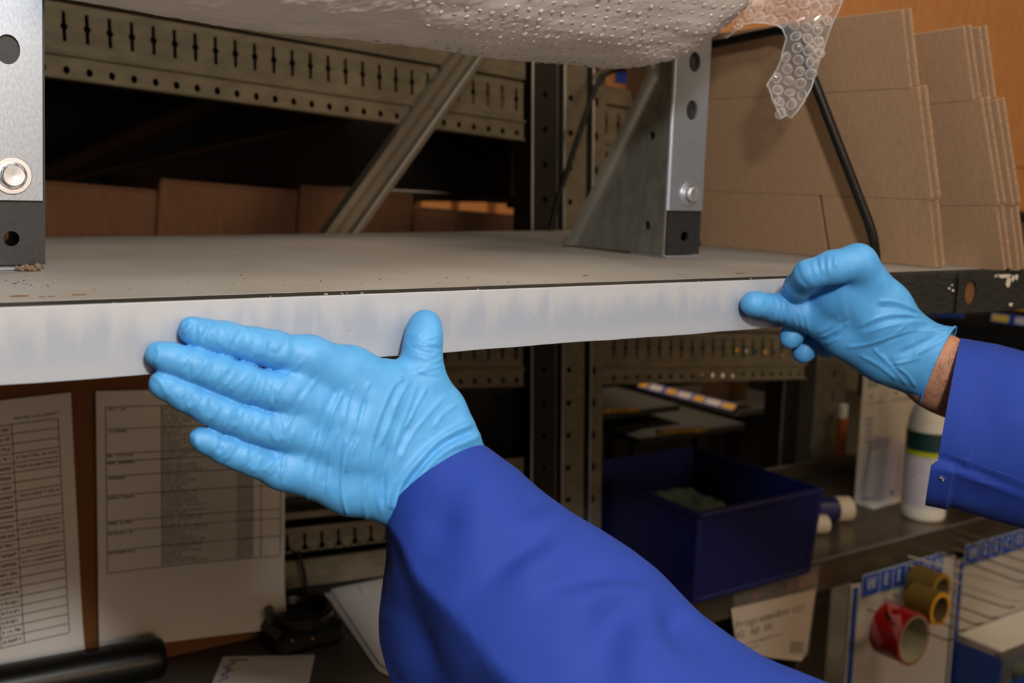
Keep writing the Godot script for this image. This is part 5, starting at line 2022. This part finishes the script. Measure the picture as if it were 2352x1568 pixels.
func person() -> void:
	var t := thing("person", "person in a blue work jacket and light blue gloves pressing the strip", "person", Vector3(0.9, 0, 0.45))
	var glove := mat(Color(0.34, 0.66, 0.90), 0.52)
	glove.albedo_texture = ntex(0.02, Color(0.92, 0.94, 0.96), Color(1, 1, 1), 256, 3, 51)
	glove.uv1_triplanar = true
	glove.uv1_world_triplanar = true
	glove.uv1_scale = Vector3(14, 14, 14)
	glove.normal_enabled = true
	glove.normal_texture = ntex(0.05, Color.BLACK, Color.WHITE, 512, 4, 52, true, 2.0)
	glove.normal_scale = 0.16
	var cloth := mat(Color(0.10, 0.232, 0.61), 0.82)
	cloth.rim_enabled = true
	cloth.rim = 0.08
	cloth.rim_tint = 0.6
	var twill := img_tex(64, 64, func(x, y):
		var s := fposmod(float(x) + y * 2.0, 16.0) / 16.0
		var k := 0.5 + 0.5 * cos(TAU * s)
		var f := 0.85 + 0.15 * cos(TAU * (x - y * 0.5) / 8.0)
		return Color(k * f, k * f, k * f))
	relief(cloth, twill, 0.012, Vector3(125, 125, 125))
	var skin_m := grain(mat(Color(0.74, 0.53, 0.42), 0.55), ntex(0.03, Color(0.93, 0.90, 0.88), Color(1, 1, 1), 256, 4, 53), Vector3(22, 22, 22))
	skin_m.subsurf_scatter_enabled = true
	skin_m.subsurf_scatter_strength = 0.15

	# ---- left hand: flat against the strip, fingers to the left, thumb up
	var sc := 0.36356
	var hl := LH
	var f_index := [[1130, 442, 0.0165, 114], [905, 390, 0.0135, 114], [790, 366, 0.0122, 108], [600, 322, 0.0108, 103], [480, 300, 0.0098, 92], [400, 276, 0.0088, 80], [384, 272, 0.0084, 76]]
	var f_middle := [[1010, 665, 0.0175, 128], [880, 650, 0.0162, 118], [700, 600, 0.0148, 119], [560, 546, 0.0136, 114], [400, 492, 0.0118, 107], [250, 447, 0.0098, 95], [172, 422, 0.0086, 81]]
	var f_ring := [[1000, 900, 0.0175, 122], [870, 893, 0.0166, 112], [760, 862, 0.0156, 109], [600, 803, 0.0142, 104], [480, 750, 0.0130, 100], [340, 682, 0.0112, 94], [215, 618, 0.0096, 80], [196, 606, 0.0094, 76]]
	var f_pinky := [[1010, 1150, 0.0165, 120], [930, 1152, 0.0160, 106], [780, 1090, 0.0146, 98], [680, 1053, 0.0138, 94], [590, 1018, 0.0128, 89], [480, 968, 0.0118, 77], [440, 952, 0.0112, 70]]
	var f_thumb := [[1845, 600, 0.0200, 138], [1838, 470, 0.0186, 128], [1842, 380, 0.0168, 117], [1852, 310, 0.0146, 112], [1858, 255, 0.0124, 100], [1862, 238, 0.0118, 94]]
	var palm := []
	for l in [
		[[1130, 442, 0.0165, 114], [1540, 720, 0.0235, 135], [1960, 1000, 0.0300, 155]],
		[[1010, 665, 0.0175, 128], [1450, 890, 0.0250, 145], [1880, 1110, 0.0320, 165]],
		[[1000, 900, 0.0175, 124], [1400, 1050, 0.0245, 140], [1800, 1230, 0.0320, 165]],
		[[1010, 1155, 0.0165, 128], [1380, 1272, 0.0225, 145], [1730, 1350, 0.0310, 160]],
		[[1845, 600, 0.0200, 138], [1960, 780, 0.0240, 142], [2005, 930, 0.0290, 150], [2030, 1040, 0.0310, 170]],
		[[1130, 442, 0.0165, 114], [1400, 508, 0.0175, 116], [1650, 590, 0.0180, 108], [1845, 640, 0.0200, 120]],
		[[1500, 640, 0.0200, 130], [1850, 820, 0.0260, 140]],
		[[2030, 1040, 0.0330, 172], [2330, 1370, 0.0420, 130]],
		[[1730, 1350, 0.0320, 165], [2100, 1650, 0.0420, 180]],
		[[1880, 1190, 0.0350, 190], [2250, 1500, 0.0450, 200]]]:
		palm.append_array(limb(hl, sc, l))
	var chains := [palm]
	for f in [f_index, f_middle, f_ring, f_pinky, f_thumb]:
		chains.append(limb(hl, sc, f))
	var sk := skin(chains, 0.0011, 0.010, 0.006)
	var pos: PackedVector3Array = sk.pos
	# lengthwise folds where the rubber is stretched from thumb to wrist, a rolled cuff, creases on the fingers
	var cr := []
	cr.append_array(lines(hl, 0.03, [
		[1720, 570, 1650, 640, 1560, 850, 1490, 1080, 1460, 1300], [1760, 590, 1690, 700, 1620, 880, 1560, 1000], [1810, 600, 1740, 780, 1680, 930, 1620, 1150, 1610, 1400],
		[1970, 690, 1850, 820, 1750, 950, 1690, 1080], [1510, 600, 1470, 680, 1430, 800, 1410, 930], [1410, 620, 1370, 720, 1340, 880],
		[1340, 660, 1280, 780, 1230, 930, 1160, 1130, 1110, 1370], [1180, 900, 1140, 1010, 1100, 1100], [1190, 560, 1060, 740, 960, 930],
		[1090, 450, 950, 620, 880, 770], [1040, 890, 980, 1040, 950, 1220], [1310, 900, 1260, 1050, 1240, 1300], [1360, 950, 1340, 1100, 1335, 1300, 1370, 1440],
		[1430, 950, 1380, 1080, 1360, 1160], [1560, 1150, 1540, 1250, 1580, 1420], [1480, 1200, 1470, 1350, 1500, 1490], [1860, 640, 1790, 760, 1720, 900], [2050, 740, 1960, 800, 1900, 880]], 0.00105, 0.00100))
	cr.append_array(lines(hl, 0.03, [[1690, 610, 1600, 800, 1530, 1000], [1480, 700, 1440, 860, 1400, 1000], [1300, 640, 1230, 800, 1180, 960], [1120, 620, 1000, 800], [1640, 1000, 1590, 1200, 1590, 1350], [1260, 1100, 1220, 1250], [1760, 860, 1670, 1050]], 0.0022, -0.0010))
	cr.append_array(lines(hl, 0.04, [[2155, 856, 1960, 950, 1810, 1090, 1700, 1240, 1645, 1400], [2200, 930, 2010, 1010, 1880, 1110, 1760, 1260]], 0.0026, 0.0019))
	cr.append_array(lines(hl, 0.04, [[2140, 900, 1960, 990, 1820, 1140, 1720, 1280], [2240, 990, 2100, 1040, 1950, 1150]], 0.0022, -0.0010))
	for f in [[f_index, [0.6, 1.5, 1.9, 2.2, 2.9, 3.7, 4.4]], [f_middle, [0.7, 1.6, 2.2, 2.7, 3.2, 3.9, 4.5]], [f_ring, [0.7, 1.6, 2.3, 2.8, 3.8, 4.5, 5.2]], [f_pinky, [0.6, 1.3, 1.8, 2.4, 3.1, 3.9, 4.4]], [f_thumb, [0.6, 1.3, 1.8, 2.3, 2.8]]]:
		cr.append_array(finger_wrinkles(hl, f[0], f[1], 0.02))
	# pinched spare rubber at the fingertips
	cr.append_array(lines(hl, 0.012, [[320, 240, 345, 210, 400, 205], [340, 290, 385, 240], [165, 480, 190, 420, 170, 360], [150, 560, 200, 600, 250, 690], [385, 940, 410, 930, 430, 1000]], 0.0013, 0.0014, -0.3))
	fold(pos, facing(pos, sk.quads), cr, (EYE - LH(1200, 800, 0.03)).normalized())
	# nothing may sink into the strip
	for i in pos.size():
		if pos[i].z < 0.0004 and pos[i].y > 1.2085:
			pos[i].z = 0.0004
	sk.pos = pos
	part("glove", skin_mesh(sk), glove, t)

	# ---- right hand: pinches the strip's end between thumb and forefinger
	var sr := 0.44005
	var hr := RH
	var r_thumb := [[900, 640, 0.070, 138], [700, 545, 0.050, 118], [560, 446, 0.033, 110], [430, 416, 0.0215, 84], [310, 400, 0.0145, 70], [225, 384, 0.0115, 64], [200, 380, 0.0108, 62]]
	var r_index := [[752, 162, 0.070, 87], [620, 190, 0.062, 86], [492, 226, 0.050, 73], [440, 290, 0.033, 69], [412, 335, 0.022, 64], [400, 375, 0.014, 58]]
	var r_middle := [[790, 250, 0.046, 82], [640, 300, 0.036, 75], [540, 350, 0.026, 70], [465, 440, 0.0150, 62], [412, 540, 0.0118, 56], [396, 563, 0.0116, 54]]
	var r_ring := [[800, 360, 0.036, 78], [650, 430, 0.026, 70], [545, 530, 0.0155, 62], [478, 615, 0.0118, 57], [464, 637, 0.0115, 54]]
	var r_pinky := [[760, 470, 0.032, 72], [650, 560, 0.022, 62], [585, 612, 0.0145, 52]]
	palm = []
	for l in [
		[[752, 162, 0.070, 87], [910, 378, 0.076, 95], [1030, 545, 0.080, 108]],
		[[550, 338, 0.030, 62], [620, 372, 0.044, 88], [760, 340, 0.058, 122]],
		[[705, 330, 0.056, 122], [860, 480, 0.070, 140], [1010, 630, 0.078, 140]],
		[[790, 250, 0.046, 82], [1020, 590, 0.070, 105]],
		[[800, 360, 0.036, 78], [1010, 660, 0.068, 100]],
		[[760, 470, 0.032, 72], [990, 720, 0.066, 95]],
		[[700, 545, 0.050, 118], [900, 640, 0.070, 138], [1010, 690, 0.076, 125]],
		[[1030, 580, 0.080, 118], [1190, 640, 0.094, 118], [1380, 700, 0.115, 122]],
		[[1000, 700, 0.076, 112], [1160, 785, 0.090, 112], [1360, 900, 0.112, 118]]]:
		palm.append_array(limb(hr, sr, l))
	chains = [palm]
	for f in [r_thumb, r_index, r_middle, r_ring, r_pinky]:
		chains.append(limb(hr, sr, f))
	var sk2 := skin(chains, 0.0012, 0.012, 0.007)
	var pos2: PackedVector3Array = sk2.pos
	cr = []
	cr.append_array(lines(hr, 0.075, [[860, 368, 930, 370, 1000, 393, 1075, 432], [760, 500, 840, 458, 940, 436, 1085, 446], [790, 530, 950, 482, 1110, 470], [690, 612, 800, 592, 900, 560, 1020, 522, 1170, 505],
		[820, 606, 920, 556, 1000, 482], [520, 540, 600, 500, 660, 450], [540, 565, 640, 520, 700, 480], [565, 600, 650, 562], [930, 690, 1010, 668, 1060, 650], [820, 600, 900, 680, 930, 695], [940, 700, 1000, 740, 1040, 800],
		[1030, 560, 1030, 680], [1000, 665, 1100, 600, 1200, 545], [870, 640, 940, 720, 1000, 795], [1040, 520, 1110, 520, 1190, 530], [760, 650, 860, 700, 950, 770]], 0.00115, 0.00105))
	cr.append_array(lines(hr, 0.075, [[850, 400, 960, 405, 1050, 440], [780, 520, 900, 470, 1040, 456], [800, 620, 960, 545, 1120, 500], [540, 590, 640, 545], [960, 640, 1060, 590, 1150, 550], [900, 660, 980, 760]], 0.0020, -0.0011))
	cr.append_array(lines(hr, 0.02, [[245, 345, 268, 440], [300, 340, 318, 455], [345, 350, 352, 485], [372, 345, 380, 485], [420, 440, 440, 505], [450, 420, 470, 510], [480, 420, 505, 525], [260, 400, 250, 450]], 0.0011, 0.0009, -0.2))
	cr.append_array(lines(hr, 0.05, [[560, 145, 572, 225], [600, 140, 606, 235], [582, 255, 572, 300], [520, 160, 540, 240], [640, 140, 640, 200]], 0.0012, 0.0008, -0.3))
	cr.append_array(lines(hr, 0.05, [[428, 175, 448, 240, 510, 306]], 0.0016, -0.0007, -0.3))
	fold(pos2, facing(pos2, sk2.quads), cr, (EYE - RH(800, 450, 0.06)).normalized())
	for i in pos2.size():
		if pos2[i].z < 0.0004 and pos2[i].y > 1.2085 and pos2[i].y < 1.252:
			pos2[i].z = 0.0004
	# the glove ends in an open, slightly flared cuff
	var ct := hr.call(1268, 545, 0.085) as Vector3
	var cf := hr.call(1062, 735, 0.128) as Vector3
	var cbm := hr.call(1078, 905, 0.085) as Vector3
	var pn := (cf - ct).cross(cbm - ct).normalized()
	var away := hr.call(1500, 800, 0.12) as Vector3
	if pn.dot(away - ct) < 0.0:
		pn = -pn
	var nn2 := facing(pos2, sk2.quads)
	var bead := []
	var kept := PackedInt32Array()
	var q2: PackedInt32Array = sk2.quads
	var beyond := PackedFloat32Array()
	beyond.resize(pos2.size())
	for i in pos2.size():
		beyond[i] = (pos2[i] - ct).dot(pn)
		if beyond[i] > -0.012:
			var w := clampf((beyond[i] + 0.012) / 0.012, 0.0, 1.0)
			pos2[i] += nn2[i] * 0.0022 * w * w
	for i in range(0, q2.size(), 4):
		var all := true
		for k in 4:
			if beyond[q2[i + k]] < 0.0:
				all = false
		if not all:
			for k in 4:
				kept.append(q2[i + k])
	var snapped := {}
	for i in kept:
		if beyond[i] > 0.0 and not snapped.has(i):
			snapped[i] = true
			pos2[i] -= pn * (pos2[i] - ct).dot(pn)
			bead.append(pos2[i])
	sk2.pos = pos2
	sk2.quads = kept
	part("glove", skin_mesh(sk2), glove, t)
	if bead.size() > 8:
		var mid := Vector3.ZERO
		for p in bead:
			mid += p
		mid /= bead.size()
		var e1 := (bead[0] - mid).normalized() as Vector3
		var e2 := pn.cross(e1)
		var ang := {}
		for p in bead:
			var d: Vector3 = p - mid
			var b := int(fposmod(atan2(d.dot(e2), d.dot(e1)), TAU) / TAU * 48.0)
			if not ang.has(b) or (ang[b] as Vector3).distance_to(mid) < p.distance_to(mid):
				ang[b] = p
		var loop := []
		for b in 48:
			if ang.has(b):
				loop.append(ang[b])
		loop.append(loop[0])
		var bm := Mb.new()
		tube(bm, loop, 0.0010, 7, false)
		part("cuff_bead", bm, glove, t)

	# ---- bare wrist between glove and sleeve, with its hairs
	var arm := []
	for l in [
		[[1010, 590, 0.079, 96], [1190, 668, 0.094, 94], [1420, 780, 0.122, 92]],
		[[1000, 700, 0.076, 92], [1160, 800, 0.090, 104], [1400, 935, 0.118, 122]],
		[[1100, 690, 0.080, 100], [1420, 830, 0.118, 115]]]:
		arm.append_array(limb(hr, sr, l))
	var sk3 := skin([arm], 0.0028, 0.020, 0.01)
	var wrist := part("wrist", skin_mesh(sk3), skin_m, t, "bare hairy wrist")
	var wm := Mb.new()
	wm.v = sk3.pos
	wm.n = facing(sk3.pos, sk3.quads)
	var q3: PackedInt32Array = sk3.quads
	for i in range(0, q3.size(), 4):
		wm.ix.append_array([q3[i], q3[i + 2], q3[i + 1], q3[i], q3[i + 3], q3[i + 2]])
	var hair := Mb.new()
	for k in 130:
		var x := rng.randf_range(1085, 1275)
		var y := rng.randf_range(590, 900)
		var h := hit_near(wm, 1640.0 + sr * x, 530.0 + sr * y)
		if h.is_empty():
			continue
		if ((h[0] as Vector3) - ct).dot(pn) < 0.0035:
			continue
		var n3: Vector3 = h[1]
		var d := (RX * rng.randf_range(-0.6, 0.9) + RD * rng.randf_range(-0.9, 0.9) + n3 * 0.2).normalized()
		var p: Vector3 = h[0]
		var pts := []
		var bendd := n3.cross(d) * rng.randf_range(-1.1, 1.1)
		for s in 5:
			pts.append(p + n3 * (0.0002 + 0.0006 * sin(PI * s / 4.0)))
			d = (d + bendd * 0.35).normalized()
			p += d * rng.randf_range(0.0018, 0.0034)
		tube(hair, pts, [0.00006, 0.00006, 0.000055, 0.00005, 0.00003], 4, false)
	var hm := part("arm_hair", hair, mat(Color(0.16, 0.10, 0.07), 0.6), t)
	hm.set_meta("kind", "stuff")
	if wrist == null:
		return

	# ---- sleeves
	var left := [      # the last value of a ring: how far right of its left edge the fold runs
		[891, 1197, 1121, 1030, 0.636, 0.035, -24, -30, -0.98],
		[872, 1285, 1216, 1106, 0.626, 0.042, -16, -16, -0.66],
		[864, 1390, 1318, 1180, 0.614, 0.048, -6, -6, -0.52],
		[866, 1490, 1482, 1282, 0.602, 0.052, 0, 0, -0.38],
		[900, 1610, 1640, 1430, 0.588, 0.056, 0, 0, -0.30],
		[1020, 1790, 1800, 1530, 0.570, 0.060, 0, 0, -0.26],
		[1300, 2060, 2150, 1650, 0.550, 0.064, 0, 0, -0.42],
		[1700, 2400, 2800, 1800, 0.525, 0.068, 0, 0, -0.42]]
	var lfolds := [
		[[1285, 1205, 1230, 1240, 1177, 1273, 1088, 1342], 0.0075, -0.0060], [[1300, 1235, 1210, 1300, 1120, 1370], 0.012, 0.0045],
		[[1560, 1330, 1460, 1322, 1367, 1323, 1245, 1338], 0.0065, -0.0055], [[1520, 1352, 1400, 1350, 1280, 1362], 0.011, 0.0040],
		[[1443, 1360, 1399, 1444, 1360, 1560], 0.012, -0.0075], [[1490, 1400, 1460, 1480, 1440, 1570], 0.014, 0.0050],
		[[1530, 1375, 1576, 1437, 1630, 1510], 0.010, -0.0080], [[1037, 1120, 1015, 1200, 1000, 1280], 0.012, -0.0045], [[1100, 1090, 1090, 1180, 1060, 1280], 0.014, 0.0030],
		[[1180, 1075, 1220, 1150, 1240, 1200], 0.010, -0.0030], [[885, 1300, 900, 1430, 930, 1580], 0.012, 0.0035], [[930, 1370, 975, 1480, 1010, 1590], 0.012, -0.0040], [[950, 1360, 1010, 1470, 1080, 1580], 0.010, 0.0030]]
	sleeve(t, left, lfolds, cloth, 0.96, 71)
	var right := [
		[2207, 776, 2139, 1156, 0.812, 0.046, -4, 4, -2.0],
		[2262, 786, 2196, 1172, 0.808, 0.050, 0, 0, -2.0],
		[2352, 808, 2330, 1208, 0.798, 0.054, 0, 0, -2.0],
		[2480, 850, 2490, 1262, 0.780, 0.058, 0, 0, -2.0],
		[2700, 900, 2740, 1380, 0.745, 0.062, 0, 0, -2.0],
		[3100, 1000, 3100, 1600, 0.690, 0.068, 0, 0, -2.0]]
	var rfolds := [
		[[2145, 1046, 2200, 1068, 2262, 1092, 2360, 1128], 0.0022, -0.0030], [[2150, 1062, 2210, 1086, 2262, 1104, 2360, 1142], 0.0030, 0.0022],
		[[2212, 1058, 2222, 1066, 2232, 1052], 0.0020, 0.0022], [[2262, 800, 2245, 900, 2225, 1040], 0.0030, -0.0008], [[2340, 820, 2310, 960, 2290, 1080], 0.014, 0.0030], [[2290, 810, 2265, 940, 2250, 1060], 0.014, -0.0024], [[2150, 1110, 2240, 1140, 2352, 1180], 0.008, -0.0022]]
	var rm := sleeve(t, right, rfolds, cloth, 0.95, 72, true)
	# dashed seam round the cuff, and along the flap
	var st := Mb.new()
	for l in [[[2281, 792], [2262, 842], [2244, 926], [2232, 990], [2224, 1046]], [[2160, 1036], [2220, 1056], [2300, 1086], [2352, 1106]]]:
		var n := 34
		for k in n:
			var f: float = (k + 0.1) / n * (l.size() - 1)
			var g: float = (k + 0.62) / n * (l.size() - 1)
			var a2 := Vector2(l[int(f)][0], l[int(f)][1]).lerp(Vector2(l[int(f) + 1][0], l[int(f) + 1][1]), f - int(f))
			var gi := mini(int(g), l.size() - 2)
			var b2 := Vector2(l[gi][0], l[gi][1]).lerp(Vector2(l[gi + 1][0], l[gi + 1][1]), g - gi)
			var h0 := hit_near(rm, a2.x, a2.y)
			var h1 := hit_near(rm, b2.x, b2.y)
			if h0.size() and h1.size():
				tube(st, [h0[0] + h0[1] * 0.0001, (h0[0] + h1[0]) * 0.5 + h0[1] * 0.00035, h1[0] + h1[1] * 0.0001], 0.00028, 5)
	part("stitching", st, mat(Color(0.22, 0.30, 0.72), 0.7), t)
	var sp := hit_near(rm, 2165, 1098)
	if sp.size():
		var spm := Mb.new()
		for k in 9:
			box(spm, sp[0] + sp[1] * 0.0003 + RX * rng.randf_range(-0.0022, 0.0022) + RD * rng.randf_range(-0.0022, 0.0022), Vector3.ONE * 0.0011, 0.0002, Basis(Vector3.UP, rng.randf() * 3))
		part("dust_spot", spm, mat(Color(0.62, 0.55, 0.50), 0.9), t)

func hit_near(m: Mb, x: float, y: float) -> Array:
	var h := hit(m, x, y)
	if h.size() and (h[1] as Vector3).dot(sight(x, y)) > 0.0:
		h[1] = -h[1]
	return h

# rings: left x, y, right x, y (photograph), depth, half thickness, shift of the near side (x, y)
func sleeve(t: Node3D, rings: Array, folds: Array, cloth: Material, hollow: float, sd: int, flap := false) -> Mb:
	var rows := []
	var nr := rings.size()
	var per := 16
	var around := 120
	var nz := noise(9.0, 3, FastNoiseLite.TYPE_SIMPLEX_SMOOTH, sd)
	for i in (nr - 1) * per + 1:
		var s := float(i) / per
		var k := mini(int(s), nr - 2)
		var f := s - k
		var v := []
		for c in 9:
			var a: float = rings[maxi(k - 1, 0)][c]
			var b: float = rings[k][c]
			var d: float = rings[k + 1][c]
			var e: float = rings[mini(k + 2, nr - 1)][c]
			v.append(cubic_interpolate(b, d, a, e, f))
		var pl: Vector3 = EYE + sight(v[0], v[1]) * v[4]
		var pr: Vector3 = EYE + sight(v[2], v[3]) * v[4]
		var mid := (pl + pr) * 0.5
		var front := (EYE - mid).normalized()
		var sh: Vector3 = (RX * v[6] + RD * v[7]) * v[4] / FPX
		var row := []
		for j in around:
			var a := TAU * j / around
			var u := cos(a)
			var w := sin(a)
			if w > 0.0 and u < v[8]:                      # left of the fold the cloth hangs in a flat facet
				var deep := 0.62 * clampf((v[8] + 1.0) / 0.4, 0.0, 1.0)
				w = lerpf(-deep, sqrt(1.0 - v[8] * v[8]), (u + 1.0) / (v[8] + 1.0))
			elif w <= 0.0 and v[8] > -1.0:
				w = minf(w, -0.62 * clampf((v[8] + 1.0) / 0.4, 0.0, 1.0) * clampf((-u - 0.2) / 0.8, 0.0, 1.0))
			var p: Vector3 = mid + (pr - pl) * 0.5 * u + (front * v[5] + sh) * w
			var out := ((pr - pl).normalized() * cos(a) + front * sin(a)).normalized()
			p += out * 0.0030 * nz.get_noise_3d(p.x, p.y, p.z) * minf(1.0, 0.25 + s)
			if flap and i < 13 and u > 0.46 and w > -0.35:       # the buttoned flap laps over the cuff's lower part
				p += out * 0.0026
				if i == 0:
					p += (pl - pr).rotated(front, PI * 0.5).normalized() * 0.0038
			row.append(p)
		rows.append(row)
	var flat := Mb.new()
	flat.sheet(rows, true)
	var mid0: Vector3 = rows[per][0].lerp(rows[per][around / 2], 0.5)
	var dir := (EYE - mid0).normalized()
	# make sure the normals look outwards
	if (flat.n[around * per + around / 4] as Vector3).dot(dir) < 0.0:
		for i in flat.n.size():
			flat.n[i] = -flat.n[i]
	var cr := []
	for l in folds:
		var pts := []
		var list: Array = l[0]
		for i in range(0, list.size(), 2):
			var dpt := 0.0
			var best := 1e9
			for r in rings:
				var dd := Vector2((r[0] + r[2]) * 0.5, (r[1] + r[3]) * 0.5).distance_to(Vector2(list[i], list[i + 1]))
				if dd < best:
					best = dd
					dpt = r[4]
			pts.append(EYE + sight(list[i], list[i + 1]) * (dpt - 0.03))
		cr.append([pts, l[1], l[2], 0.0])
	fold(flat.v, flat.n, cr, dir)
	for i in rows.size():
		for j in around:
			rows[i][j] = flat.v[i * around + j]
	var m := Mb.new()
	# hem: the cloth turns in over 4 mm and goes 5 cm up inside
	var inner := []
	for q in [[3, hollow - 0.03], [1, hollow]]:
		var row := []
		var c := Vector3.ZERO
		for p in rows[q[0]]:
			c += p
		c /= around
		for p in rows[q[0]]:
			row.append(c + (p - c) * q[1])
		inner.append(row)
	var lip := []
	var c0 := Vector3.ZERO
	for p in rows[0]:
		c0 += p
	c0 /= around
	for p in rows[0]:
		lip.append(c0 + (p - c0) * (0.5 + hollow * 0.5))
	m.sheet(inner + [lip, rows[0]], true)
	m.sheet(rows, true)
	part("sleeve", m, cloth, t)
	return m
